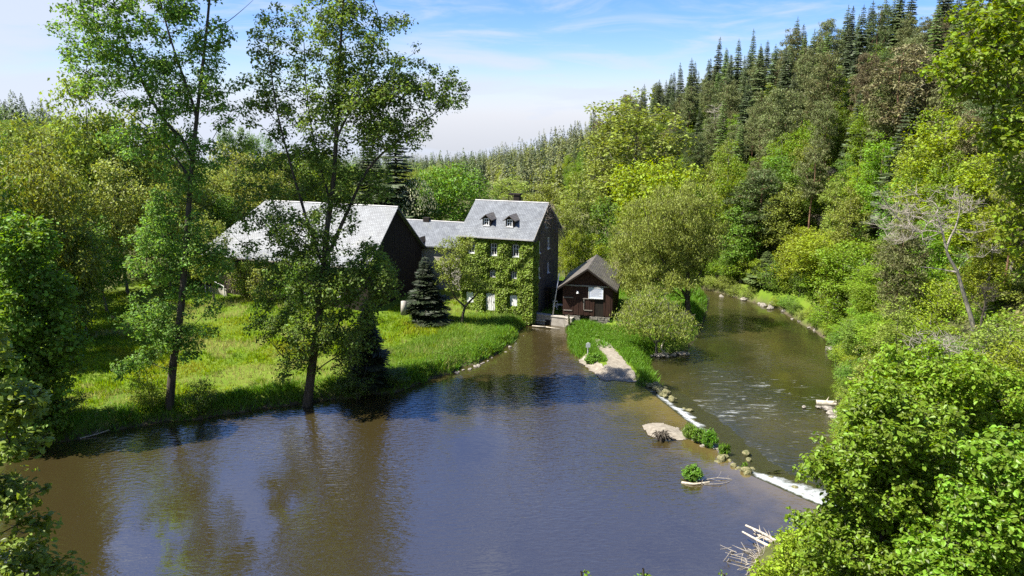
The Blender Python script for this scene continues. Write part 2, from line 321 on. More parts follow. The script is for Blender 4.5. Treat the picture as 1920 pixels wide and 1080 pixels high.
# ------------------------------------------------------------------ plan of the valley
LEFT_BANK = xy((0,868),(80,832),(180,815),(310,790),(450,775),(570,757),(660,748),(740,738),(800,715),(850,700),(900,683),(940,660),(965,640),(985,612),(993,604))
RACE_RIGHT = xy((1062,606),(1066,625),(1068,655),(1088,674),(1128,707),(1186,715))
CREST = [tuple(p) for p in xy((1188,714),(1215,735),(1285,790),(1345,845),(1400,890),(1530,948))] + [(21.5, 40.6)]
NEAR_RIGHT = [(19.6, 39.6)] + xy((1505,995),(1445,1012),(1410,1040),(1400,1080)) + [(11.5, 31.0), (10.5, 27.0), (4, 25), (-10, 25), (-22, 27), (-31, 38)]
POND = LEFT_BANK + RACE_RIGHT + [(x+0.15, y) for x, y in CREST[1:]] + NEAR_RIGHT
ZR = -0.55
RIV_LEFT = xy((1252,752),(1236,727),(1218,694),(1215,668),(1285,665),(1312,630),(1327,590),(1333,558), z=ZR) + [(24.5, 107.0), (8, 112), (-30, 128)]
RIV_RIGHT = [(-30, 142), (5, 124), (22, 113.5)] + xy((1350,550),(1460,580),(1560,640),(1580,740),(1572,800), z=ZR) + [(23.6, 50.0), (22.3, 45.0), (21.9, 41.5)]
RIVER = [(x+1.3, y+0.2) for x, y in CREST[6:0:-1]] + RIV_LEFT + RIV_RIGHT
def ragged(pts, step, amp, seed, closed=False):
    rg = random.Random(seed); out = []; pts = list(pts); n = len(pts)
    for i in range(n if closed else n-1):
        (ax, ay), (bx, by) = pts[i], pts[(i+1) % n]; L = math.hypot(bx-ax, by-ay); k = max(1, int(L/step)); out.append((ax, ay))
        for j in range(1, k):
            t = j/k+rg.uniform(-.2, .2)/k; o = rg.gauss(0, amp); out.append((ax+(bx-ax)*t-(by-ay)/L*o, ay+(by-ay)*t+(bx-ax)/L*o))
    if not closed: out.append(pts[-1])
    return out
LEFT_RAW = list(LEFT_BANK); RIVR_RAW = list(RIV_RIGHT)
LEFT_BANK = ragged(LEFT_BANK, 1.3, 0.28, 5)
POND = LEFT_BANK + RACE_RIGHT + [(x+0.15, y) for x, y in CREST[1:]] + NEAR_RIGHT
RIV_RIGHT = RIV_RIGHT[:3]+ragged(RIV_RIGHT[3:9], 1.6, 0.3, 6)+RIV_RIGHT[9:]
RIVER = [(x+1.3, y+0.2) for x, y in CREST[6:0:-1]] + RIV_LEFT + RIV_RIGHT
def sdf(X, Y, poly):
    pts = np.array(poly); X = np.asarray(X, float); Y = np.asarray(Y, float)
    d = np.full(X.shape, 1e9); inside = np.zeros(X.shape, bool)
    n = len(pts)
    for i in range(n):
        ax, ay = pts[i]; bx, by = pts[(i+1) % n]
        ex, ey = bx-ax, by-ay; L2 = ex*ex+ey*ey+1e-12
        t = np.clip(((X-ax)*ex+(Y-ay)*ey)/L2, 0, 1)
        d = np.minimum(d, (X-ax-t*ex)**2+(Y-ay-t*ey)**2)
        c = (ay > Y) != (by > Y)
        with np.errstate(divide='ignore', invalid='ignore'):
            xi = ax+(Y-ay)/(by-ay if by != ay else 1e-12)*ex
        inside ^= c & (X < xi)
    d = np.sqrt(d); return np.where(inside, -d, d)
def sstep(a, b, v):
    t = np.clip((v-a)/(b-a), 0, 1); return t*t*(3-2*t)
def dist_line(X, Y, pts):
    d = np.full(np.shape(X), 1e9)
    for (ax, ay), (bx, by) in zip(pts[:-1], pts[1:]):
        ex, ey = bx-ax, by-ay; t = np.clip(((X-ax)*ex+(Y-ay)*ey)/(ex*ex+ey*ey), 0, 1)
        d = np.minimum(d, np.hypot(X-ax-t*ex, Y-ay-t*ey))
    return d
def vnoise(X, Y, s, seed=0):
    X = np.asarray(X)/s; Y = np.asarray(Y)/s
    xi = np.floor(X); yi = np.floor(Y); fx = X-xi; fy = Y-yi; fx = fx*fx*(3-2*fx); fy = fy*fy*(3-2*fy)
    def h(a, b):
        v = np.sin(a*127.1+b*311.7+seed*74.7)*43758.5453; return v-np.floor(v)
    return (h(xi, yi)*(1-fx)+h(xi+1, yi)*fx)*(1-fy)+(h(xi, yi+1)*(1-fx)+h(xi+1, yi+1)*fx)*fy
FY = [-40, 0, 20, 33, 42, 50, 57, 65, 81, 95, 105, 120, 160, 230, 350, 450, 600, 900]
FX = [5, 6, 8.5, 13, 21, 24, 27, 31, 37, 36.5, 32, 31, 26, 16, 6, -8, -60, -120]
CY_ = [-40, 60, 100, 130, 170, 225, 350, 450, 560, 900, 1500]
CX_ = [62, 72, 70, 63, 54, 44, 38, 16, -22, -80, -200]
CZ_ = [30, 34, 31, 26.5, 24.5, 18, 8, -2, -17, -40, -92]
SPIT = [(x, y) for x, y in RACE_RIGHT] + [CREST[1]] + xy((1252,752),(1236,727),(1218,694),(1215,668), z=ZR) + [(14.5, 79), (6.0, 86)]
def ground_z(X, Y):
    X = np.asarray(X, float); Y = np.asarray(Y, float)
    fall = -0.055*np.maximum(Y-140, 0)
    fall = np.maximum(fall, -95)
    fx = np.interp(Y, FY, FX); cx = np.interp(Y, CY_, CX_); cz = np.interp(Y, CY_, CZ_)
    t = np.clip((X-fx)/(cx-fx), 0, 1.0)
    bump = (vnoise(X, Y, 14, 1)-0.5)*4.0+(vnoise(X, Y, 5, 2)-0.5)*1.4
    zm = 0.95+fall*1.0
    dl = np.maximum(sdf(X, Y, POND), 0)
    zm = zm + 0.028*np.minimum(dl, 45)*(X < 2) + (vnoise(X, Y, 9, 3)-0.5)*0.35 + (vnoise(X, Y, 2.5, 4)-0.5)*0.12
    hill = zm*(1-t)+(cz)*t**0.85 + bump*sstep(0.05, 0.4, t)*np.where(t < 1, 1, 0.4)
    z = np.where(X > fx, hill, zm)
    # western side rises behind the meadow
    xl = np.interp(Y, [0, 40, 70, 90, 110, 140, 200, 400, 700, 1500], [-36, -44, -50, -53, -58, -58, -90, -205, -400, -1050])
    left = np.maximum(xl-X, 0)
    rate = np.interp(Y, [0, 150, 350, 900], [0.40, 0.40, 0.8, 0.8])
    z = np.where(left > 0, z + (25.5-z)*(1-np.exp(-left*rate/27)), z)
    z = np.where(left > 0, np.minimum(z, 24.0+(vnoise(X, Y, 60, 8)-0.5)*2), z)
    # slope the viewpoint stands on
    near = (27.5-Y)*0.80 + (vnoise(X, Y, 6, 5)-0.5)*1.0
    near = np.minimum(near, 21.5)
    z = np.where(Y < 27.5, np.maximum(z, near), z)
    dp = sdf(X, Y, POND); dr = sdf(X, Y, RIVER)
    ds = sdf(X, Y, SPIT)
    z = np.where(ds < 1.0, np.minimum(z, 0.42+0.1*vnoise(X, Y, 1.5, 7)), z)
    def bank(z, d, wl, w):
        shore = wl-0.12
        zz = np.where(d > 0, shore+(z-shore)*sstep(-0.2, w, d), wl-0.15-np.minimum(1.3, 0.45*-d))
        return zz
    z = np.where(dp < dr, bank(z, dp, 0.0, 1.1), bank(z, dr, ZR, 1.8))
    dc = dist_line(X, Y, CREST); w = sstep(4.6, 3.0, dc)*sstep(65.0, 62.5, Y)*sstep(41.5, 43.5, Y)
    z = np.where(w > 0, z*(1-w)+np.minimum(z, -1.6)*w, z)
    return z
def gz(x, y): return float(ground_z(np.array([x]), np.array([y]))[0])

def ground_hit(px, py):
    d = ray(px, py); t = np.arange(18, 700, 0.25); q = np.array([0, 0, CAMH])+t[:, None]*d
    k = np.argmax(q[:, 2] < ground_z(q[:, 0], q[:, 1])); return q[k]
# ------------------------------------------------------------------ terrain mesh
def grid_lines(segs):
    out = []
    for a, b, s in segs: out += list(np.arange(a, b, s))
    out.append(segs[-1][1]); return np.array(out)
gx = grid_lines([(-900,-300,60), (-300,-120,12), (-120,-46,2.5), (-46,40,0.55), (40,120,2.2), (120,300,15), (300,900,60)])
gy = grid_lines([(-200,0,14), (0,34,1.4), (34,115,0.6), (115,260,3.5), (260,700,14), (700,1500,60)])
GX, GY = np.meshgrid(gx, gy)
GZ = ground_z(GX, GY)
nx, ny = len(gx), len(gy)
idx = np.arange(nx*ny).reshape(ny, nx)
F = np.stack([idx[:-1,:-1], idx[:-1,1:], idx[1:,1:], idx[1:,:-1]], -1).reshape(-1, 4)
gme = mesh_np('ground', np.stack([GX, GY, GZ], -1).reshape(-1, 3), [F], True)
cover = np.zeros(GX.shape)        # 0 meadow turf, 1 woodland floor
fxg = np.interp(GY, FY, FX)
cover = np.maximum(cover, sstep(0.0, 3.0, GX-fxg)); cover = np.maximum(cover, sstep(-48, -54, GX)); cover = np.maximum(cover, sstep(98, 112, GY)); cover = np.maximum(cover, sstep(29, 26, GY)); cover = np.maximum(cover, sstep(8.5, 10.5, GX)*sstep(42, 39, GY))
a = gme.attributes.new('cover', 'FLOAT', 'POINT'); a.data.foreach_set('value', cover.astype(np.float32).ravel())
wet = np.minimum(sdf(GX, GY, POND), sdf(GX, GY, RIVER)); wet = sstep(0.8, 0.2, wet)
a = gme.attributes.new('wet', 'FLOAT', 'POINT'); a.data.foreach_set('value', wet.astype(np.float32).ravel())
def ground_mat():
    m, nt, N, L = new_mat('ground')
    out = N('ShaderNodeOutputMaterial'); geo = N('ShaderNodeNewGeometry')
    def noise(s, d=6):
        n = N('ShaderNodeTexNoise'); n.inputs['Scale'].default_value = s; n.inputs['Detail'].default_value = d; n.inputs['Roughness'].default_value = 0.7; L(geo.outputs['Position'], n.inputs['Vector']); return n.outputs['Fac']
    def ramp(f, cols):
        c = N('ShaderNodeValToRGB'); e = c.color_ramp.elements
        e[0].position, e[0].color = cols[0][0], (*cols[0][1], 1); e[1].position, e[1].color = cols[-1][0], (*cols[-1][1], 1)
        for p, k in cols[1:-1]: q = e.new(p); q.color = (*k, 1)
        L(f, c.inputs[0]); return c.outputs[0]
    def mix(f, a, b):
        x = N('ShaderNodeMix'); x.data_type = 'RGBA'; L(f, x.inputs['Factor']); L(a, x.inputs['A']); L(b, x.inputs['B']); return x.outputs['Result']
    def attr(n):
        x = N('ShaderNodeAttribute'); x.attribute_name = n; return x.outputs['Fac']
    turf = ramp(noise(0.35), [(0.3, (0.075, 0.14, 0.014)), (0.5, (0.11, 0.17, 0.016)), (0.7, (0.15, 0.19, 0.03))])
    wood = ramp(noise(0.6), [(0.3, (0.05, 0.05, 0.022)), (0.5, (0.085, 0.095, 0.03)), (0.72, (0.16, 0.135, 0.085))])
    mud = ramp(noise(2.0), [(0.3, (0.035, 0.028, 0.018)), (0.7, (0.12, 0.10, 0.065))])
    c = mix(attr('wet'), mix(attr('cover'), turf, wood), mud)
    b = N('ShaderNodeBsdfPrincipled'); b.inputs['Roughness'].default_value = 0.95; b.inputs['Specular IOR Level'].default_value = 0.1; L(c, b.inputs['Base Color'])
    bp = N('ShaderNodeBump'); bp.inputs['Strength'].default_value = 0.6; bp.inputs['Distance'].default_value = 0.2; L(noise(3.0), bp.inputs['Height']); L(bp.outputs[0], b.inputs['Normal'])
    L(b.outputs[0], out.inputs[0]); return m
tag(link('ground', gme, None, ground_mat()), kind='structure')

# ------------------------------------------------------------------ water
def grid_in(poly, step, z, grow=0.0, ext=None):
    pts = np.array(poly); x0, y0 = pts.min(0)-grow; x1, y1 = pts.max(0)+grow
    xs = np.arange(x0, x1+step, step); ys = np.arange(y0, y1+step, step)
    X, Y = np.meshgrid(xs, ys); d = sdf(X, Y, poly)
    idx = np.arange(X.size).reshape(X.shape)
    keep = (np.minimum.reduce([d[:-1,:-1], d[:-1,1:], d[1:,1:], d[1:,:-1]]) < grow)
    Fq = np.stack([idx[:-1,:-1], idx[:-1,1:], idx[1:,1:], idx[1:,:-1]], -1)[keep]
    used = np.unique(Fq); rem = np.full(X.size, -1); rem[used] = np.arange(len(used))
    Xf, Yf = X.ravel()[used], Y.ravel()[used]
    Z = np.full(len(used), z) if np.isscalar(z) else z(Xf, Yf)
    return np.stack([Xf, Yf, Z], -1), rem[Fq]
crest_a = np.array(CREST)
V, Fq = grid_in(POND, 0.5, 0.0, 0.35)
# keep the pond sheet on its own side of the weir crest
cxl = np.interp(-V[:, 1], -crest_a[:, 1], crest_a[:, 0])
onweir = (V[:, 1] < CREST[0][1]) & (V[:, 1] > 40.6)
V[:, 0] = np.where(onweir & (V[:, 0] > cxl+0.15), cxl+0.15, V[:, 0])
me = mesh_np('pond_water', V, [Fq], True)
shallow = 0.95*np.exp(-dist_line(V[:,0], V[:,1], CREST)/3.2)+0.35*np.exp(-dist_line(V[:,0], V[:,1], RACE_RIGHT)/2.0)+0.25*np.exp(-dist_line(V[:,0], V[:,1], LEFT_BANK)/2.0)
shallow = np.maximum(shallow, 0.7*np.exp(-np.hypot(V[:,0]-12.0, (V[:,1]-56.5)*0.8)/2.4))
me.attributes.new('shallow', 'FLOAT', 'POINT').data.foreach_set('value', np.clip(shallow, 0, 1).astype(np.float32))
tag(link('pond_water', me, None, M['water_pond']), kind='structure')
V, Fq = grid_in(RIVER, 0.6, ZR, 0.4)
me = mesh_np('river_water', V, [Fq], True)
dc = dist_line(V[:,0], V[:,1], CREST)
foam = np.clip(0.75*np.exp(-dc/1.3)+0.36*sstep(26, 8, dc)*sstep(80, 66, V[:,1])*(0.3+0.9*vnoise(V[:,0], V[:,1], 5, 31)), 0, 1)
me.attributes.new('foam', 'FLOAT', 'POINT').data.foreach_set('value', foam.astype(np.float32))
me.attributes.new('shallow', 'FLOAT', 'POINT').data.foreach_set('value', np.clip(0.75*vnoise(V[:,0], V[:,1], 7, 12), 0, 1).astype(np.float32))
tag(link('river_water', me, None, M['water_river']), kind='structure')

# weir: a rubble apron under the crest, and the water that runs over it
def strip(path, prof, n_per=1.0, jitter=0.0, seed=0):
    pts = np.array(path); seg = np.hypot(*np.diff(pts, axis=0).T); S = np.concatenate([[0], np.cumsum(seg)])
    s = np.linspace(0, S[-1], int(S[-1]/n_per)+1)
    px = np.interp(s, S, pts[:,0]); py = np.interp(s, S, pts[:,1])
    tx = np.gradient(px); ty = np.gradient(py); l = np.hypot(tx, ty); nxv, nyv = -ty/l, tx/l      # left of travel = towards the river
    k = len(prof); off = np.array([p[0] for p in prof]); zz = np.array([p[1] for p in prof])
    X = px[:,None]+nxv[:,None]*off; Y = py[:,None]+nyv[:,None]*off; Z = np.tile(zz, (len(s), 1))
    if jitter:
        Z = Z+(vnoise(X, Y, 0.7, seed)-0.5)*jitter
    idx = np.arange(X.size).reshape(X.shape)
    Fq = np.stack([idx[:-1,:-1], idx[1:,:-1], idx[1:,1:], idx[:-1,1:]], -1).reshape(-1, 4)
    return np.stack([X, Y, Z], -1).reshape(-1, 3), Fq, np.repeat(s/S[-1], k), np.tile(off, len(s))
V, Fq, _, _ = strip(CREST, [(-2.2,-0.9), (-1.2,-0.45), (-0.4,-0.14), (0.3,-0.10), (0.8,-0.22), (1.8,-0.42), (3.0,-0.68), (3.8,-1.2)], 0.5, 0.22, 5)
tag(link('weir', mesh_np('weir', V, [Fq], True), None, M['gravel_wet']), kind='structure')
V, Fq, sv_, off = strip(CREST, [(0.12,0.0), (0.35,-0.015), (0.7,-0.07), (1.2,-0.17), (1.8,-0.29), (2.4,-0.40), (3.0,-0.49), (3.6,-0.56)], 0.3, 0.0)
V[:,2] += np.where(off > 0.3, (vnoise(V[:,0], V[:,1], 0.35, 9)-0.5)*0.10, 0)
me = mesh_np('white_water', V, [Fq], True)
wid = 0.8+2.6*sstep(0.62, 0.9, sv_)+1.3*(vnoise(sv_*60, off*0.0, 1.0, 16)-0.5)
fo = np.maximum(1.35*sstep(0.10, 0.16, sv_)*sstep(0.46, 0.36, sv_), 1.15*sstep(0.64, 0.74, sv_))*sstep(0.15, 0.7, off)*sstep(wid+0.9, wid-0.3, off)+0.5*sstep(0.1, 0.5, off)*sstep(1.6, 0.8, off)
for nm, val in (('foam', fo), ('run', sv_*30.0), ('fall', off)): me.attributes.new(nm, 'FLOAT', 'POINT').data.foreach_set('value', np.asarray(val, dtype=np.float32))
tag(link('white_water', me, None, M['white_water']), kind='structure')
def sheet(name, poly, mat, lift, step=0.2, dome=0.0):
    poly = ragged(poly, 0.45, 0.09, 7, True)
    V, Fq = grid_in(poly, step, lambda X, Y: np.maximum(ground_z(X, Y), 0.0)+lift+dome*np.clip(-sdf(X, Y, poly)*1.2, 0, 1)+0.04*vnoise(X, Y, 0.5, 3), 0.0)
    return tag(link(name, mesh_np(name, V, [Fq], True), None, mat), kind='structure')
sheet('gravel_path', xy((1118,640),(1145,652),(1160,672),(1188,702),(1192,713),(1128,708),(1085,672),(1100,668),(1135,695),(1142,680),(1120,655), z=0.2), M['gravel'], 0.02, 0.12)
BAR = xy((1208,798),(1240,794),(1270,805),(1290,822),(1275,826),(1235,822),(1215,815))
sheet('gravel_bar', BAR, M['gravel'], 0.02, 0.12, 0.16)

# ------------------------------------------------------------------ leaves and branches
def rot_frames(rng, nrm):
    n = nrm/np.linalg.norm(nrm, axis=1, keepdims=True)
    r = rng.normal(size=n.shape); u = np.cross(n, r); u /= np.linalg.norm(u, axis=1, keepdims=True)+1e-9
    return n, u, np.cross(n, u)
def leaf_cards(rng, pos, size, nrm, aspect=0.6, kind='diamond', axis=None):
    n, u, v = rot_frames(rng, nrm)
    if axis is not None:
        u = axis/np.linalg.norm(axis, axis=1, keepdims=True); v = np.cross(u, n); v /= np.linalg.norm(v, axis=1, keepdims=True)+1e-9; n = np.cross(u, v)
    s = size[:, None]; m = len(pos); i = np.arange(m)[:, None]
    if kind == 'tri':
        V = np.stack([pos-v*s*aspect*0.5, pos+v*s*aspect*0.5, pos+u*s], 1)
        return V.reshape(-1, 3), i*3+np.array([[0, 1, 2]])
    if kind == 'diamond':
        f = n*s*0.12
        V = np.stack([pos-u*s*0.5, pos+v*s*aspect*0.5+f, pos+u*s*0.5, pos-v*s*aspect*0.5+f], 1)
        return V.reshape(-1, 3), i*4+np.array([[0, 1, 2, 3]])
    # 'leaf': six outline points folded along the midrib
    f = n*s*0.10
    V = np.stack([pos-u*s*0.5, pos-u*s*0.12+v*s*aspect*0.5+f, pos+u*s*0.22+v*s*aspect*0.42+f, pos+u*s*0.5-n*s*0.08,
                  pos+u*s*0.22-v*s*aspect*0.42+f, pos-u*s*0.12-v*s*aspect*0.5+f], 1)
    fa = np.array([[0, 3, 2, 1], [0, 5, 4, 3]])
    return V.reshape(-1, 3), (i[:, :, None]*6+fa[None]).reshape(-1, 4)
def clump_leaves(rng, C, R, per, size, flat=0.75, up=0.7, kind='diamond', aspect=0.62, hang=0.0, size_var=0.5, shell=0.45):
    cnt = np.maximum(3, (per*R**2*rng.uniform(0.7, 1.3, len(R))).astype(int))
    ci = np.repeat(np.arange(len(C)), cnt); m = len(ci)
    d = rng.normal(size=(m, 3)); d /= np.linalg.norm(d, axis=1, keepdims=True)
    rad = rng.uniform(0, 1, m)**shell
    lump = 0.75+0.5*rng.uniform(0, 1, m)
    off = d*(rad*lump)[:, None]*R[ci][:, None]; off[:, 2] *= flat
    if hang: off[:, 2] -= hang*R[ci]*rng.uniform(0, 1, m)**1.5
    pos = C[ci]+off
    nrm = d*0.55+rng.normal(size=(m, 3))*0.55+np.array([0, 0, up])
    sz = size*rng.uniform(1-size_var, 1+size_var, m)
    axis = None
    if hang: axis = rng.normal(size=(m, 3))*0.45+np.array([0, 0, -1.0])
    return leaf_cards(rng, pos, sz, nrm, aspect, kind, axis), pos, nrm
def sample_clumps(rng, ells, n, sep, bias=2.4, rmin=0.0):
    c = np.array([e[0] for e in ells], float); r = np.array([e[1] for e in ells], float)
    w = np.array([(e[2] if len(e) > 2 else 1.0)*np.prod(e[1])**(2/3) for e in ells]); w /= w.sum()
    out = []; tries = 0
    while len(out) < n and tries < n*30:
        tries += 1
        k = rng.choice(len(ells), p=w); d = rng.normal(size=3); d /= np.linalg.norm(d)
        p = c[k]+d*r[k]*rng.uniform(rmin, 1)**(1/bias)
        if out:
            q = np.array(out)-p
            if (q*q).sum(1).min() < sep*sep: continue
        out.append(p)
    return np.array(out)
def catmull(pts, step):
    pts = [np.array(p, float) for p in pts]
    if len(pts) < 2: return np.array(pts)
    ext = [2*pts[0]-pts[1]]+pts+[2*pts[-1]-pts[-2]]; out = []
    for i in range(1, len(ext)-2):
        p0, p1, p2, p3 = ext[i-1:i+3]; k = max(1, int(np.linalg.norm(p2-p1)/step))
        for j in range(k):
            t = j/k; out.append(0.5*((2*p1)+(p2-p0)*t+(2*p0-5*p1+4*p2-p3)*t*t+(3*p1-p0-3*p2+p3)*t**3))
    out.append(pts[-1]); return np.array(out)
def tube(VV, FF, pts, rad, sides):
    pts = np.asarray(pts); k = len(pts)
    if k < 2: return
    t = np.gradient(pts, axis=0); t /= np.linalg.norm(t, axis=1, keepdims=True)+1e-9
    ref = np.array([0.31, 0.93, 0.17]) if abs(t[0] @ np.array([0.3, 0.93, 0.2])) < 0.9 else np.array([1.0, 0, 0])
    u = np.cross(t, ref); u /= np.linalg.norm(u, axis=1, keepdims=True)+1e-9; v = np.cross(t, u)
    a = np.arange(sides)*2*math.pi/sides
    ring = pts[:, None]+(u[:, None]*np.cos(a)[None, :, None]+v[:, None]*np.sin(a)[None, :, None])*np.asarray(rad)[:, None, None]
    base = sum(len(x) for x in VV); VV.append(ring.reshape(-1, 3))
    idx = np.arange(k*sides).reshape(k, sides)+base
    FF.append(np.stack([idx[:-1], np.roll(idx[:-1], -1, 1), np.roll(idx[1:], -1, 1), idx[1:]], -1).reshape(-1, 4))
def grow(rng, seeds, C, tip=0.018, step=0.7, twigs=3, R=None, wig=0.12, sag=0.3, power=0.5, up_pen=1.2):
    """seeds: list of (points, r0, r1); the first is the trunk. Clump centres C get limbs from the nearest wood."""
    NP = []; par = []; chains = []; rfix = {}
    for si, (pts, r0, r1) in enumerate(seeds):
        p = catmull(pts, step)
        ids = []
        for j, q in enumerate(p):
            if j == 0 and si > 0:
                A = np.array(NP); k = int(((A-q)**2).sum(1).argmin()); ids.append(k); continue
            par.append(ids[-1] if ids else -1); NP.append(q); ids.append(len(NP)-1)
            rfix[ids[-1]] = r0+(r1-r0)*(j/(len(p)-1))**0.8
        chains.append((ids, 8 if si == 0 else 6))
    if len(C):
        tr = np.array(NP); dd = np.array([((tr-c)**2).sum(1).min() for c in C]); order = np.argsort(dd)
        for oi in order:
            c = C[oi]; A = np.array(NP); dv = c-A; dist = np.linalg.norm(dv, axis=1); hd = np.hypot(dv[:,0], dv[:,1])
            cost = dist+up_pen*np.maximum(0, A[:,2]-(c[2]-0.25*hd)); k = int(cost.argmin())
            a = A[k]; L = np.linalg.norm(c-a); m = max(2, int(L/step))
            mid = (a+c)/2+np.array([0, 0, -sag*0.15*L])+rng.normal(size=3)*wig*L
            ids = [k]
            for j in range(1, m+1):
                t = j/m; q = (1-t)**2*a+2*t*(1-t)*mid+t*t*c
                par.append(ids[-1]); NP.append(q); ids.append(len(NP)-1)
            chains.append((ids, 5 if L > 2 else 4))
    n = len(NP); cnt = np.zeros(n)
    ch_count = np.zeros(n, int)
    for i in range(n):
        if par[i] >= 0: ch_count[par[i]] += 1
    cnt = np.where(ch_count == 0, 1.0, 0.0)
    for i in range(n-1, -1, -1):
        if par[i] >= 0: cnt[par[i]] += cnt[i]
    r = tip*np.maximum(cnt, 1)**power
    for i, v in rfix.items(): r[i] = v
    A = np.array(NP); VV, FF = [], []
    for ids, s in chains:
        rr = np.array([r[i] for i in ids])
        if ids[0] in rfix and ids[1] not in rfix: rr[0] = min(rr[0], rr[1]*1.25)
        tube(VV, FF, A[ids], rr, s)
    if twigs and len(C):
        Rr = R if R is not None else np.full(len(C), 1.0)
        for c, rc in zip(C, Rr):
            for _ in range(twigs):
                d = rng.normal(size=3); d[2] = abs(d[2])*0.6; d /= np.linalg.norm(d); e = c+d*rc*rng.uniform(0.6, 1.0)
                tube(VV, FF, np.array([c, (c+e)/2+rng.normal(size=3)*0.06*rc, e]), [tip*0.9, tip*0.7, tip*0.35], 3)
    return mesh_np('trunk', np.concatenate(VV), FF, True)
def crown_obj(me_or_vf, root, mat, name='crown', kind='stuff'):
    me = me_or_vf if isinstance(me_or_vf, bpy.types.Mesh) else mesh_np(name, me_or_vf[0], [me_or_vf[1]], False)
    o = link(name, me, root, mat); o['kind'] = kind; return o
def E(px, py, Y, rx, ry, rd=None, w=1.0):
    k = Y/FPX*1.03
    return (at(px, py, Y), (rx*k, (rd if rd else rx)*k, ry*k), w)

# ------------------------------------------------------------------ conifers
def spruce_mesh(seed, h=18.0, rb=3.2, start=0.08, gap=0.55, droop=0.35, per=6, dens=1.0, tipn=1.0):
    rng = np.random.default_rng(seed)
    VV, FF = [], []
    tube(VV, FF, np.array([[0,0,0],[0.05,0,h*0.3],[0,0.05,h*0.65],[0,0,h]]), [h*0.014, h*0.011, h*0.006, 0.02], 7)
    pos = []; ax = []; sz = []; nr = []
    z = h*start
    while z < h*0.985:
        f = 1-z/h; L = rb*(f**0.85)*rng.uniform(0.75, 1.1)+0.15
        k = max(3, int(per*rng.uniform(0.75, 1.25))) if f > 0.08 else 3
        a0 = rng.uniform(0, 6.28)
        for i in range(k):
            if rng.uniform() < 0.08: continue
            a = a0+i*2*math.pi/k+rng.uniform(-0.3, 0.3); l = L*rng.uniform(0.6, 1.12)
            d = np.array([math.cos(a), math.sin(a), 0.0]); sl = -droop*(0.5+f)+0.35*(1-f)
            tip = np.array([0, 0, z])+d*l+np.array([0, 0, sl*l])
            base = np.array([0, 0, z]); mid = (base+tip)/2+np.array([0, 0, 0.10*l])
            tube(VV, FF, np.array([base, mid, tip]), [0.035*f+0.012, 0.02, 0.008], 3)
            m = max(3, int(l*6.5*dens)); side = np.array([-d[1], d[0], 0])
            for j in range(m):
                t = (j+0.8)/m
                p = (1-t)**2*base+2*t*(1-t)*mid+t*t*tip
                w = (0.22+0.5*l*(1-t)**0.7*min(1, t*3.0))*rng.uniform(0.7, 1.2)*tipn
                for sgn in (-1, 1):
                    dirv = side*sgn*0.9+d*0.55+np.array([0, 0, -0.28])+rng.normal(size=3)*0.12
                    dirv /= np.linalg.norm(dirv)
                    pos.append(p+dirv*w*0.5+np.array([0, 0, -0.03])); ax.append(dirv); sz.append(w*1.1); nr.append(np.array([0, 0, 1.0])+d*0.3+rng.normal(size=3)*0.25)
        z += gap*(0.55+0.75*f)*rng.uniform(0.8, 1.2)
    for j in range(5):
        pos.append([0, 0, h*(0.975+0.006*j)]); ax.append(rng.normal(size=3)*0.35+np.array([0, 0, 1])); sz.append(0.5); nr.append(rng.normal(size=3))
    pos, ax, sz, nr = map(np.array, (pos, ax, sz, nr))
    lv = leaf_cards(rng, pos, sz, nr, 0.27, 'diamond', ax)
    return mesh_np('trunk', np.concatenate(VV), FF, True), mesh_np('crown', lv[0], [lv[1]])
def pine_mesh(seed, h=20.0, r=3.2, base=0.45, n=46, leaf=0.34, per=85, top=True, kr=0.30):
    rng = np.random.default_rng(seed)
    ells = [((0.2*r, 0, h*(0.55+0.45*base)*1.0), (r, r, h*(1-base)*0.48)), ((0, 0.1*r, h*0.90), (r*0.55, r*0.55, h*0.10))]
    C = sample_clumps(rng, ells, n, r*0.30); R = rng.uniform(0.8, 1.25, len(C))*r*kr
    tr = [(0,0,0), (0.15*rng.normal(), 0.15*rng.normal(), h*0.4), (0.3*rng.normal(), 0.3*rng.normal(), h*0.7), (0, 0, h*0.97)]
    t = grow(rng, [(tr, h*0.013, 0.03)], C, 0.02, 0.9, 2, R, 0.10, -0.2, up_pen=0.5)
    (V, Fq), _, _ = clump_leaves(rng, C, R, per, leaf, 0.55, 0.35, 'diamond', 0.34)
    return t, mesh_np('crown', V, [Fq])
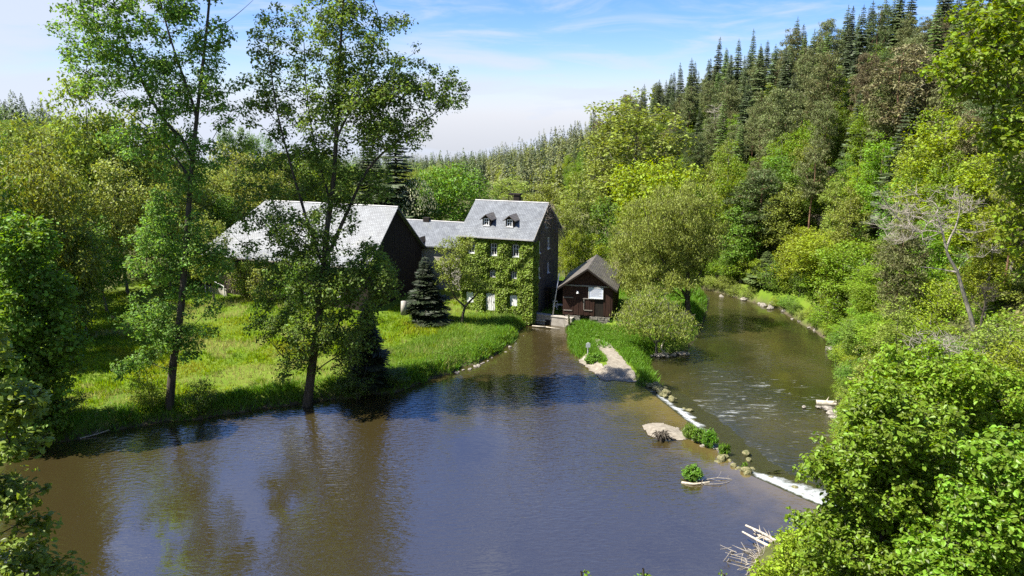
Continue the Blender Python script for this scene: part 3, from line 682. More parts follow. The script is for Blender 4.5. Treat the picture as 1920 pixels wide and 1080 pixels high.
def broad_mesh(seed, h=14.0, r=5.0, base=0.22, n=80, leaf=0.26, per=70, lean=0.0, kr=0.24, flat=0.8, hang=0.0, multi=1, aspect=0.62, sep=0.20, bias=2.4, extra=()):
    rng = np.random.default_rng(seed)
    zc = h*(base+(1-base)*0.5); rz = h*(1-base)*0.5
    ells = [((0,0,zc), (r*0.9, r*0.9, rz), 1.0)]
    for k in range(6):        # uneven outline
        a = rng.uniform(0, 6.28); q = rng.uniform(0.25, 0.6)*r
        ells.append(((math.cos(a)*q, math.sin(a)*q, zc+rng.uniform(-0.65, 0.6)*rz), (r*rng.uniform(0.35, 0.6),)*2+(rz*rng.uniform(0.25, 0.42),), 0.8))
    ells += list(extra)
    C = sample_clumps(rng, ells, n, r*sep, bias); C = C[C[:,2] > h*base*0.6]
    R = rng.uniform(0.7, 1.35, len(C))*r*kr
    seeds = [([(0,0,-0.3), (rng.normal()*0.15, rng.normal()*0.15, h*0.25), (lean*h*0.3+rng.normal()*0.3, rng.normal()*0.3, h*0.55), (lean*h*0.6, 0, h*0.86)], h*0.016, 0.03)]
    for k in range(multi-1):
        a = rng.uniform(0, 6.28); seeds.append(([(0,0,0.1), (math.cos(a)*r*0.25, math.sin(a)*r*0.25, h*0.3), (math.cos(a)*r*0.5, math.sin(a)*r*0.5, h*0.7)], h*0.010, 0.025))
    t = grow(rng, seeds, C, 0.016, 0.8, 2, R)
    (V, Fq), _, _ = clump_leaves(rng, C, R, per, leaf, flat, 0.7, 'diamond', aspect, hang)
    return t, mesh_np('crown', V, [Fq])
def proto(name, pair, tmat, cmat):
    return dict(name=name, t=pair[0], c=pair[1], tm=tmat, cm=cmat)
TILT = random.Random(55)
def place(pr, loc, sxy, sz, rz, label, cat, group=None, cmat=None, tmat=None, name=None):
    root = empty(name or pr['name'], loc, rz, label, cat, group)
    root.scale = (sxy, sxy, sz); root.rotation_euler = (TILT.gauss(0, 0.025), TILT.gauss(0, 0.025), rz)
    t = link('trunk', pr['t'], root)
    c = link('crown', pr['c'], root); c['kind'] = 'stuff'
    for o, m in ((t, tmat or pr['tm']), (c, cmat or pr['cm'])):
        if len(o.data.materials) == 0: o.data.materials.append(m)
        o.material_slots[0].link = 'OBJECT'; o.material_slots[0].material = m
    return root

# ================================================================== BUILDINGS
def uv_faces(me, scale=1.0):
    """planar UVs in metres along each face's own slope"""
    uvl = me.uv_layers.new(name='UVMap')
    for p in me.polygons:
        n = p.normal; u = Vector((0,0,1)).cross(n)
        if u.length < 1e-4: u = Vector((1,0,0))
        u.normalize(); v = n.cross(u)
        for li in p.loop_indices:
            co = me.vertices[me.loops[li].vertex_index].co; uvl.data[li].uv = (co.dot(u)*scale, co.dot(v)*scale)
def wall_face(mb, p0, ux, w, h_fn, openings, depth, nrm):
    """a wall standing on p0 along ux with rectangular openings (s0,s1,z0,z1) and reveals of the given depth; h_fn(s) gives its top"""
    ss = sorted({0.0, w}|{o[0] for o in openings}|{o[1] for o in openings}|{s for s in getattr(h_fn, 'knots', [])})
    p0 = Vector(p0); ux = Vector(ux); nrm = Vector(nrm); Z = Vector((0,0,1))
    def pt(s, z, d=0.0): return p0+ux*s+Z*z-nrm*d
    for s0, s1 in zip(ss[:-1], ss[1:]):
        cuts = sorted([(o[2], o[3]) for o in openings if o[0] <= s0+1e-6 and o[1] >= s1-1e-6])
        z = 0.0; 
        for c0, c1 in cuts:
            if c0 > z: mb.add([pt(s0,z), pt(s1,z), pt(s1,c0), pt(s0,c0)], [(0,1,2,3)])
            z = c1
        mb.add([pt(s0,z), pt(s1,z), pt(s1,h_fn(s1)), pt(s0,h_fn(s0))], [(0,1,2,3)])
    for s0, s1, z0, z1 in openings:
        for a, b in (((s0,z0),(s1,z0)), ((s1,z0),(s1,z1)), ((s1,z1),(s0,z1)), ((s0,z1),(s0,z0))):
            mb.add([pt(*a), pt(*b), pt(*b, depth), pt(*a, depth)], [(0,1,2,3)])
def window(parent, p0, ux, nrm, s0, s1, z0, z1, depth, fmat, cross=1, rows=1, sill=True, name='window', pane_mat=None):
    """frame (part) with pane and sill as its sub-parts"""
    p0 = Vector(p0); ux = Vector(ux); nrm = Vector(nrm); Z = Vector((0,0,1))
    def bx(mb, a0, a1, b0, b1, d0, d1):
        c = [p0+ux*a+Z*b-nrm*d for d in (d0, d1) for a, b in ((a0,b0),(a1,b0),(a1,b1),(a0,b1))]
        mb.add(c, [(0,1,2,3),(7,6,5,4),(0,4,5,1),(1,5,6,2),(2,6,7,3),(3,7,4,0)])
    f = MB(); t = 0.10; d0, d1 = depth-0.10, depth
    bx(f, s0, s0+t, z0, z1, d0, d1); bx(f, s1-t, s1, z0, z1, d0, d1); bx(f, s0+t, s1-t, z0, z0+t, d0, d1); bx(f, s0+t, s1-t, z1-t, z1, d0, d1)
    for k in range(cross):
        m = s0+(s1-s0)*(k+1)/(cross+1); bx(f, m-0.045, m+0.045, z0+t, z1-t, d0+0.01, d1-0.01)
    for k in range(rows):
        m = z0+(z1-z0)*(0.62 if rows == 1 else (k+1)/(rows+1)); bx(f, s0+t, s1-t, m-0.03, m+0.03, d0+0.02, d1-0.02)
    fo = f.build(name, fmat, parent)
    g = MB(); bx(g, s0+t*0.5, s1-t*0.5, z0+t*0.5, z1-t*0.5, d1-0.045, d1-0.025); g.build('pane', pane_mat or M['glass'], fo)
    if sill:
        q = MB(); bx(q, s0-0.08, s1+0.08, z0-0.10, z0-0.004, -0.10, 0.08); q.build('sill', M['white_shabby'], fo)
    return fo
def ivy_on(rng, p0, ux, nrm, w, h, openings, per, size, thick=0.3, hmask=None):
    m = int(w*h*per); s = rng.uniform(-0.15, w+0.15, m); z = rng.uniform(-0.1, h, m)
    keep = np.ones(m, bool)
    for a, b, c, d in openings: keep &= ~((s > a-0.08) & (s < b+0.06) & (z > c-0.02) & (z < d+0.04))
    if hmask is not None: keep &= hmask(s, z, rng)
    s, z = s[keep], z[keep]; m = len(s)
    gap = np.full(m, 9.0)
    for a, b, c, d in openings: gap = np.minimum(gap, np.hypot(np.maximum(np.maximum(a-s, s-b), 0), np.maximum(np.maximum(c-z, z-d), 0)))
    t = thick*np.clip(gap/0.40, 0.25, 1)*(0.25+0.75*vnoise(s, z, 0.8, 3))*rng.uniform(0.25, 1, m)
    pos = np.array(p0)+np.outer(s, ux)+np.outer(z, [0,0,1])+np.outer(t+0.03, nrm)
    nr = np.array(nrm)*0.75+rng.normal(size=(m,3))*0.42+np.array([0,0,0.35])
    return leaf_cards(rng, pos, size*rng.uniform(0.7, 1.3, m), nr, 0.85, 'diamond')

TH = math.radians(-21); UX = np.array([math.cos(TH), math.sin(TH), 0]); VX = np.array([-UX[1], UX[0], 0])
MC = P(998, 587, 1.5)      # near corner of the mill
def build_mill():
    z0 = 0.3
    root = empty('mill', (MC[0], MC[1], z0), TH, 'tall old watermill overgrown with ivy, with pale slate roof and two dormers', 'mill')
    L, W, HE, HR = 8.9, 9.8, 10.1-z0, 13.85-z0
    wins = [(-8.1,-7.25,8.1,9.5), (-5.2,-4.4,8.05,9.5), (-2.47,-1.67,8.05,9.5), (-5.32,-4.62,5.35,6.3), (-2.6,-1.95,5.4,6.35)]
    low = [(-8.38,-7.48,2.1,3.45), (-5.8,-4.7,1.35,3.5), (-2.74,-1.87,2.15,3.5)]
    OP = [(a+L, b+L, c-z0, d-z0) for a, b, c, d in wins+low]
    flat = lambda s: HE
    wb = MB(); wall_face(wb, (-L,0,0), (1,0,0), L, flat, OP, 0.28, (0,-1,0))
    GO = [(1.9,2.7,8.2-z0,9.6-z0), (5.4,6.2,8.2-z0,9.6-z0), (1.9,2.7,5.2-z0,6.5-z0), (5.4,6.2,5.2-z0,6.5-z0), (4.4,5.1,10.9-z0,12.0-z0)]
    def gh(s): return HE+(HR-HE-0.2)*(1-abs(s-W/2)/(W/2))
    gh.knots = [W/2]
    wall_face(wb, (0,0,0), (0,1,0), W, gh, GO, 0.28, (1,0,0))
    wall_face(wb, (-L,W,0), (0,-1,0), W, gh, [], 0.28, (-1,0,0))
    wall_face(wb, (0,W,0), (-1,0,0), L, flat, [], 0.28, (0,1,0))
    wb.box(-L+0.02,-0.02, 0.30,0.34, 0.02,HE-0.05)       # dark room behind the openings
    wb.box(-0.34,-0.30, 0.36,W-0.1, 0.02,HE-0.05)
    wb.build('wall', M['wall_stone'], root)
    for i, o in enumerate(OP):
        if i < 5: window(root, (-L,0,0), (1,0,0), (0,-1,0), o[0]+0.03, o[1]-0.03, o[2]+0.02, o[3]-0.02, 0.16, M['white_shabby'], 1, 1, i < 3)
    for i in (5, 7):       # whitewashed, bricked up ground-floor windows with a rounded head
        o = OP[i]; s0, s1, c, d = o; arch = [(s0, c), (s1, c)]+[((s0+s1)/2+(s1-s0)/2*math.cos(t), d-0.22+0.22*math.sin(t)) for t in np.linspace(0, math.pi, 9)]
        MB().prism([(x-L, z) for x, z in arch], -0.05, 0.2).build('blind_window', M['white'], root)
    s0, s1, c, d = OP[6]
    arch = [(s0, c), (s1, c)]+[((s0+s1)/2+(s1-s0)/2*math.cos(t), d-0.3+0.3*math.sin(t)) for t in np.linspace(0, math.pi, 9)]
    do = MB().prism([(x-L, z) for x, z in arch], -0.04, 0.2).build('door', M['white'], root)
    hb = MB(); 
    for k in range(1, 5):
        x = s0+(s1-s0)*k/5-L; hb.box(x-0.012, x+0.012, -0.052, -0.043, c+0.05, d-0.12)
    hb.build('board_joint', M['timber_grey'], do)
    MB().box(s1-0.2-L, s1-0.12-L, -0.09, -0.043, c+1.0, c+1.12).build('handle', M['timber_dark'], do)
    for o in GO: window(root, (0,0,0), (0,1,0), (1,0,0), o[0]+0.02, o[1]-0.02, o[2]+0.02, o[3]-0.02, 0.14, M['white_shabby'], 1, 1, True)
    # roof: sprocketed eaves, ridge, verge boards
    OV, VG = 0.42, 0.28
    zr = HR; ze = HE+0.05
    prof = [(-OV, ze+0.10), (0.75, ze+0.95), (W/2, zr), (W-0.75, ze+0.95), (W+OV, ze+0.10)]
    rb = MB(); x0, x1 = -L-0.35, VG
    th = 0.14
    for (ya, za), (yb, zb) in zip(prof[:-1], prof[1:]):
        rb.add([(x0,ya,za),(x1,ya,za),(x1,yb,zb),(x0,yb,zb),(x0,ya,za-th),(x1,ya,za-th),(x1,yb,zb-th),(x0,yb,zb-th)],
               [(0,1,2,3),(7,6,5,4),(0,4,5,1),(1,5,6,2),(2,6,7,3),(3,7,4,0)])
    me = rb.mesh('roof'); uv_faces(me); ro = link('roof', me, root, M['slate'])
    MB().box(x0+0.01, x1-0.01, -OV-0.13, -OV-0.003, ze-0.06, ze+0.09).build('gutter', M['zinc'], ro)
    MB().bar((x0, W/2, zr+0.01), (x1, W/2, zr+0.01), 0.09, n=6).build('ridge_cap', M['zinc'], ro)
    vb = MB()
    for (ya, za), (yb, zb) in zip(prof[:-1], prof[1:]):
        vb.add([(x1+.003,ya,za+.02),(x1+.05,ya,za+.02),(x1+.05,yb,zb+.02),(x1+.003,yb,zb+.02),(x1+.003,ya,za-.24),(x1+.05,ya,za-.24),(x1+.05,yb,zb-.24),(x1+.003,yb,zb-.24)],
               [(0,1,2,3),(7,6,5,4),(0,4,5,1),(1,5,6,2),(2,6,7,3),(3,7,4,0)])
    vb.build('verge_board', M['timber_grey'], ro)
    ch = MB(); ch.box(-4.3,-3.55, W/2-0.3+0.5, W/2+0.3+0.5, zr-0.9, zr+0.75); ch.box(-4.95,-3.45, W/2+0.12, W/2+0.88, zr+0.76, zr+0.95); ch.build('chimney', M['timber_dark'], ro)
    # dormers: one left, one right
    sl = (zr-(ze+0.95))/(W/2-0.75)
    for xc in (-6.15, -3.2):
        yf = 1.05; zb = ze+0.95+sl*(yf-0.75)
        dz = zb+0.92; yb = yf+(dz-zb)/sl+0.2
        d = MB(); hw = 0.52
        d.prism([(xc-hw, zb-0.05), (xc+hw, zb-0.05), (xc+hw, dz), (xc, dz+0.42), (xc-hw, dz)], yf, yf+2.3)
        do = d.build('dormer', M['timber_dark'], root)
        r = MB(); yb2 = yf+2.3
        for sg in (-1, 1):
            A = (xc, dz+0.50); B = (xc+sg*(hw+0.26), dz-0.14)
            r.add([(A[0],yf-0.32,A[1]),(B[0],yf-0.32,B[1]),(B[0],yb2,B[1]),(A[0],yb2+0.3,A[1]),(A[0],yf-0.32,A[1]-0.08),(B[0],yf-0.32,B[1]-0.08),(B[0],yb2,B[1]-0.08),(A[0],yb2+0.3,A[1]-0.08)],
                  [(0,1,2,3),(7,6,5,4),(0,4,5,1),(1,5,6,2),(2,6,7,3),(3,7,4,0)])
        me = r.mesh('dormer_roof'); uv_faces(me); link('dormer_roof', me, do, M['slate_brown'])
        f = MB()
        for a, b, c, e in ((-.34,-.25,0,.86), (.25,.34,0,.86), (-.25,.25,0,.09), (-.25,.25,.77,.86), (-.035,.035,.09,.77), (-.25,-.035,.46,.52), (.035,.25,.46,.52)):
            f.box(xc+a, xc+b, yf-0.06, yf-0.003, zb+0.06+c, zb+0.06+e)
        f.build('window_frame', M['white'], do)
        MB().box(xc-0.245, xc+0.245, yf-0.03, yf-0.004, zb+0.15, zb+0.83).build('pane', M['glass'], do)
        MB().box(xc-0.45, xc+0.45, yf-0.16, yf-0.065, zb+0.0, zb+0.055).build('sill', M['white'], do)
    # ivy over the front and its near edge
    iv = empty('climbing_ivy', (MC[0], MC[1], z0), TH, 'thick green ivy covering the front wall of the tall mill', 'ivy')
    rng = np.random.default_rng(5)
    def hm(s, z, rng):
        keep = np.ones(len(s), bool)
        for wc in (L-4.75, L-2.0): keep &= ~((np.abs(s-wc-0.1*np.sin(z*3)) < 0.07+0.09*vnoise(s, z, 0.6, 8)) & (z > 9.0-z0) & (rng.uniform(size=len(s)) < 0.85))
        return keep
    A = ivy_on(rng, (-L,0,0), (1,0,0), (0,-1,0), L, HE-0.1, OP, 260, 0.22, 0.50, hm)
    gm = lambda s, z, rng: (s < 1.25+0.9*vnoise(s*0+3, z, 1.3, 5))&((z > 1.2)|(s < 1.0))
    B = ivy_on(rng, (0,0,0), (0,1,0), (1,0,0), 3.2, HE-0.3, GO, 130, 0.20, 0.35, gm)
    V = np.concatenate([A[0], B[0]]); Fq = np.concatenate([A[1], B[1]+len(A[0])])
    crown_obj((V, Fq), iv, M['ivy'], 'leaves')
    st = MB()
    for k in range(16):
        s = rng.uniform(-L+0.2, -0.2); z = 0.2
        while z < HE-2:
            s2 = min(-0.1, max(-L+0.1, s+rng.normal()*0.3)); z2 = z+rng.uniform(0.7, 1.3); st.bar((s,-0.03,z), (s2,-0.03,z2), 0.03, 0.025, 4, False); s, z = s2, z2
    st.build('stems', M['creeper'], iv)['kind'] = 'stuff'
    # dry creeper hanging over the gable top
    cr = empty('dry_creeper', (MC[0], MC[1], z0), TH, 'dry brown creeper hanging over the dark gable of the tall mill', 'creeper')
    tw = MB(); 
    for k in range(620):
        s = rng.uniform(2.2, W+0.8); top = gh(min(max(s, 0), W)); z = top+rng.uniform(-2.6, 0.55)*(0.35+0.65*rng.uniform()); x = rng.uniform(0.05, 0.75)
        d = Vector(rng.normal(size=3)); d.z -= 0.6; d.normalize(); l = rng.uniform(0.35, 1.0); p = Vector((x, s, z)); tw.bar(p, p+d*l, 0.018, 0.008, 3, False)
    tw.build('twigs', M['creeper'], cr)['kind'] = 'stuff'
build_mill()

def gable_roof(x0, x1, prof, th, mat, parent, name='roof'):
    rb = MB()
    for (ya, za), (yb, zb) in zip(prof[:-1], prof[1:]):
        rb.add([(x0,ya,za),(x1,ya,za),(x1,yb,zb),(x0,yb,zb),(x0,ya,za-th),(x1,ya,za-th),(x1,yb,zb-th),(x0,yb,zb-th)],
               [(0,1,2,3),(7,6,5,4),(0,4,5,1),(1,5,6,2),(2,6,7,3),(3,7,4,0)])
    me = rb.mesh(name); uv_faces(me); return link(name, me, parent, mat)
BL = P(425, 547, 2.2)
def build_barn():
    z0 = 1.0
    root = empty('barn', (BL[0], BL[1], z0), TH, 'long low barn with large pale slate roof and black timber gable', 'barn')
    X0, X1, W = -3.0, 20.8, 13.5; HE, HR = 7.2-z0, 13.15-z0
    wb = MB(); flat = lambda s: HE
    OP = [(11.0-X0, 12.4-X0, 2.0, 3.4), (16.0-X0, 17.4-X0, 2.0, 3.4), (5.2-X0, 7.6-X0, 0.6, 3.6)]
    wall_face(wb, (X0,0,0), (1,0,0), X1-X0, flat, OP, 0.25, (0,-1,0))
    def gh(s): return HE+(HR-HE-0.2)*(1-abs(s-W/2)/(W/2))
    gh.knots = [W/2]
    wall_face(wb, (X0,W,0), (0,-1,0), W, lambda s: HE, [], 0.25, (-1,0,0))
    wall_face(wb, (X1,W,0), (-1,0,0), X1-X0, flat, [], 0.25, (0,1,0))
    wall_face(wb, (X1,0,0), (0,1,0), W, gh, [(3.0, 4.0, 2.2, 3.2), (9.0, 10.0, 2.2, 3.2)], 0.2, (1,0,0))
    wb.box(X0+0.1, X1-0.3, 0.3, 0.36, 0, HE-0.1); wb.box(X1-0.36, X1-0.3, 0.4, W-0.2, 0, HE-0.1)
    wb.build('wall', M['timber_dark'], root)
    pl = MB(); y = 0.0
    while y < W-0.2:
        t = gh(y+0.1); pl.box(X1+0.003, X1+0.03+0.012*math.sin(y*37), y+0.01, y+0.225, 0.9, min(gh(y), gh(y+0.23))-0.05); y += 0.24
    pl.build('plank', M['timber_dark'], root)['kind'] = 'stuff'
    for i, o in enumerate(OP[:2]): window(root, (X0,0,0), (1,0,0), (0,-1,0), o[0]+0.02, o[1]-0.02, o[2]+0.02, o[3]-0.02, 0.15, M['white_shabby'], 1, 1)
    o = OP[2]; MB().box(o[0]+X0, o[1]+X0, 0.12, 0.2, o[2], o[3]).build('door', M['timber_red'], root)
    for a in (3.0, 9.0): window(root, (X1,0,0), (0,1,0), (1,0,0), a+0.02, a+0.98, 2.22, 3.18, 0.12, M['timber_grey'], 1, 1, False)
    OV = 0.7; ze = HE+0.02; sl = (HR-ze)/(W/2)
    prof = [(-OV, ze-0.35), (0.6, ze+0.62), (W/2, HR), (W-0.6, ze+0.62), (W+OV, ze-0.35)]
    hx = X0+4.6
    ro = gable_roof(hx, X1+0.55, prof, 0.16, M['slate'], root)
    # half-hipped west end: two side slopes and the hip
    hb = MB(); A = (hx, W/2, HR)
    hb.add([(hx,prof[0][0],prof[0][1]), (hx,prof[1][0],prof[1][1]), A, (X0-0.5, prof[1][0]-0.2, ze+0.4), (X0-0.7, prof[0][0], prof[0][1])], [(4,0,1,3), (3,1,2)])
    hb.add([(hx,prof[4][0],prof[4][1]), (hx,prof[3][0],prof[3][1]), A, (X0-0.5, prof[3][0]+0.2, ze+0.4), (X0-0.7, prof[4][0], prof[4][1])], [(4,3,1,0), (3,2,1)])
    hb.add([(X0-0.5, prof[1][0]-0.2, ze+0.4), A, (X0-0.5, prof[3][0]+0.2, ze+0.4)], [(0,1,2)])
    me = hb.mesh('hip'); uv_faces(me); link('hip', me, ro, M['slate'])
    MB().bar((hx, W/2, HR+0.01), (X1+0.55, W/2, HR+0.01), 0.1, n=6).build('ridge_cap', M['zinc'], ro)
    MB().box(hx, X1+0.5, -OV-0.13, -OV-0.004, ze-0.50, ze-0.36).build('gutter', M['timber_grey'], ro)
    # linking range between barn and mill
    p = at(752, 411, 104.0)
    lr = empty('link_building', (p[0], p[1], 1.0), TH, 'low slate roofed range joining the barn to the tall mill', 'building')
    Lx, Wd, he, hr = 13.5, 8.0, 6.3, p[2]-1.0
    wb = MB(); LO = [(3.0,4.0,3.0,4.4), (6.0,7.0,3.0,4.4)]
    wall_face(wb, (-1.5,-Wd/2,0), (1,0,0), Lx, lambda s: he, LO, 0.25, (0,-1,0)); wall_face(wb, (-1.5+Lx,Wd/2,0), (-1,0,0), Lx, lambda s: he, [], 0.25, (0,1,0))
    wb.box(-1.4, -1.6+Lx, -Wd/2+0.3, -Wd/2+0.34, 0, he); wb.box(-1.5, -1.45, -Wd/2, Wd/2, 0, he)
    wb.build('wall', M['plaster'], lr)
    for o in LO: window(lr, (-1.5,-Wd/2,0), (1,0,0), (0,-1,0), o[0]+.02, o[1]-.02, o[2]+.02, o[3]-.02, 0.15, M['white_shabby'])
    r2 = gable_roof(-2.0, Lx-1.5, [(-Wd/2-0.5, he-0.1), (0, hr), (Wd/2+0.5, he-0.1)], 0.15, M['slate'], lr)
    MB().bar((-2.0, 0, hr+0.01), (Lx-1.5, 0, hr+0.01), 0.09, n=6).build('ridge_cap', M['zinc'], r2)
    MB().box(3.6, 4.5, -0.3, 0.3, hr-0.5, hr+0.45).build('chimney', M['timber_dark'], r2)
    d = MB(); d.prism([(4.6,he-0.6),(5.7,he-0.6),(5.7,he+0.4),(5.15,he+0.95),(4.6,he+0.4)], -Wd/2-0.62, -Wd/2+1.2); d.build('porch_gable', M['timber_dark'], lr)
build_barn()

def build_shed():
    a = P(1055, 590, 1.35); b = P(1148, 594, 1.35)
    th = math.atan2(b[1]-a[1], b[0]-a[0]); th = math.radians(-13)
    W = 5.75; z0 = -0.2
    root = empty('shed', (a[0], a[1], z0), th, 'small dark red plank shed with brown roof on a stone footing', 'shed')
    base = 1.4-z0; he = 5.0-z0; hr = 7.05-z0; D = 8.0
    fm = MB(); fm.box(0.25, 2.05, 0.05, D-0.1, 0, base-0.05); fm.box(3.15, W-0.25, 0.05, D-0.1, 0, base-0.05); fm.box(2.05, 3.15, 1.0, D-0.1, 0, base-0.05)
    fo = fm.build('footing', M['stone'], root)
    rng = np.random.default_rng(8); proto_m = None
    for x0, x1 in ((0.25, 2.05), (3.15, W-0.25)):
        z = 0.0
        while z < base-0.12:
            h = rng.uniform(0.18, 0.28); h = min(h, base-0.06-z); x = x0
            while x < x1-0.08:
                w = min(rng.uniform(0.25, 0.55), x1-x); mb = MB(); j = rng.uniform(0.0, 0.07)
                vs = [(x+.015,-.03-j,z+.015),(x+w-.015,-.03-j,z+.02),(x+w-.015,-.03-j,z+h-.015),(x+.015,-.03-j,z+h-.02),(x+.005,.049,z+.005),(x+w-.005,.049,z+.005),(x+w-.005,.049,z+h-.005),(x+.005,.049,z+h-.005)]
                mb.add(vs, [(0,1,2,3),(4,0,3,7),(1,5,6,2),(3,2,6,7),(4,5,1,0)]); mb.build('stone', M['stone'], fo); x += w
            z += h
    wb = MB()
    def gh(s): return he+(hr-he-0.12)*(1-abs(s-W/2)/(W/2))
    gh.knots = [W/2]
    wall_face(wb, (0,0,base), (1,0,0), W, lambda s: gh(s)-base if True else 0, [], 0.1, (0,-1,0))
    wb.add([(0,0,gh(0)),(W/2,0,gh(W/2)),(W,0,gh(W))], [(0,2,1)])
    wall_face(wb, (W,0,base), (0,1,0), D, lambda s: he-base, [], 0.1, (1,0,0))
    wall_face(wb, (W,D,base), (-1,0,0), W, lambda s: he-base, [], 0.1, (0,1,0))
    wall_face(wb, (0,D,base), (0,-1,0), D, lambda s: he-base, [], 0.1, (-1,0,0))
    wb.box(0.05, W-0.05, 0.05, D-0.05, base, base+0.06)
    wb.build('wall', M['timber_dark'], root)
    # front boards, each one a part
    x = 0.0; k = 0
    while x < W-0.05:
        w = 0.205; top = min(gh(x), gh(min(x+w, W)))-0.03
        if 3.55 < x < 4.55:
            mb = MB().box(x+.008, x+w-.008, -.035-.01*(k % 3), -.003, base+2.35, top)
        else:
            mb = MB().box(x+.008, x+w-.008, -.035-.012*(k % 3), -.003, base+0.03*(k % 4), top)
        mb.build('plank', M['timber_red'], root); x += w; k += 1
    y = 0.0
    while y < D-0.1:
        MB().box(W+.003, W+.035+.01*(k % 3), y+.008, y+.24, base, he-0.1).build('plank', M['timber_red'], root); y += 0.25; k += 1
    MB().box(0.02, W-0.1, -0.16, -0.062, he-0.12, he+0.02).build('tie_beam', M['timber_grey'], root)
    dl = MB()
    for x0, x1, z in ((0.05, 1.2, base+2.05), (0.1, 1.1, base+0.5), (2.35, 3.4, base+2.0), (2.5, 3.45, base+0.62)): dl.box(x0, x1, -.11, -.063, z, z+.09)
    dl.build('door_brace', M['timber_grey'], root)
    MB().box(2.42, 2.50, -.10, -.063, base+0.7, base+2.0).build('door_post', M['timber_grey'], root)
    lp = MB(); lp.bar((1.75,-.06,he-0.75), (1.75,-.32,he-0.72), 0.03); lp.bar((1.75,-.30,he-0.68), (1.75,-.30,he-0.92), 0.08, 0.16, 8); lp.build('lamp', M['white'], root)
    prof_y = None
    rb = MB(); OV = 0.55; th_ = 0.1; sl = (hr-he)/(W/2)
    for sg in (-1, 1):
        xe = W/2+sg*(W/2+OV); ze = hr-sl*(W/2+OV)
        rb.add([(W/2,-.7,hr+.08),(xe,-.7,ze+.08),(xe,D+.4,ze+.08),(W/2,D+.4,hr+.08),(W/2,-.7,hr-.02),(xe,-.7,ze-.02),(xe,D+.4,ze-.02),(W/2,D+.4,hr-.02)],
               [(0,1,2,3),(7,6,5,4),(0,4,5,1),(1,5,6,2),(2,6,7,3),(3,7,4,0)] if sg > 0 else [(3,2,1,0),(4,5,6,7),(1,5,4,0),(2,6,5,1),(3,7,6,2),(0,4,7,3)])
    me = rb.mesh('roof'); uv_faces(me); ro = link('roof', me, root, M['slate_brown'])
    bb = MB()
    for sg in (-1, 1):
        xe = W/2+sg*(W/2+OV); ze = hr-sl*(W/2+OV)
        bb.add([(W/2,-.74,hr+.06),(xe,-.74,ze+.06),(xe,-.74,ze-.16),(W/2,-.74,hr-.16),(W/2,-.703,hr+.06),(xe,-.703,ze+.06),(xe,-.703,ze-.16),(W/2,-.703,hr-.16)], [(0,1,2,3),(7,6,5,4),(0,4,5,1),(2,6,7,3)])
    bb.build('barge_board', M['timber_dark'], ro)
    # board hanging on the front of the shed
    Rz = np.array([[math.cos(th), -math.sin(th), 0], [math.sin(th), math.cos(th), 0], [0,0,1]])
    sp = np.array([a[0], a[1], z0])+Rz @ np.array([3.05, -0.12, he-1.42])
    sg = empty('notice_board', sp, th, 'white framed pale blue notice board hung on the shed front', 'notice board')
    MB().box(0, 1.55, -.03, 0, 0, 1.15).build('panel', M['sign_blue'], sg)
    f = MB()
    for q in ((-.07,1.62,-.09,-.002), (-.07,1.62,1.152,1.23), (-.07,-.002,-.002,1.152), (1.552,1.62,-.002,1.152)): f.box(q[0], q[1], -.06, 0.0, q[2], q[3])
    f.build('frame', M['white'], sg)
    pr = MB()
    for k in range(7): pr.box(0.16, 1.4-0.25*(k % 3 == 2), -.0345, -.031, 0.95-0.12*k, 0.99-0.12*k)
    pr.build('print', M['zinc'], sg)['kind'] = 'stuff'
    hk = MB(); hk.bar((0.05,-.02,1.23), (0.05,-.02,1.42), 0.015); hk.bar((1.5,-.02,1.23), (1.5,-.02,1.42), 0.015); hk.build('hanger', M['steel'], sg)
    return a, th
SHED_A, SHED_TH = build_shed()

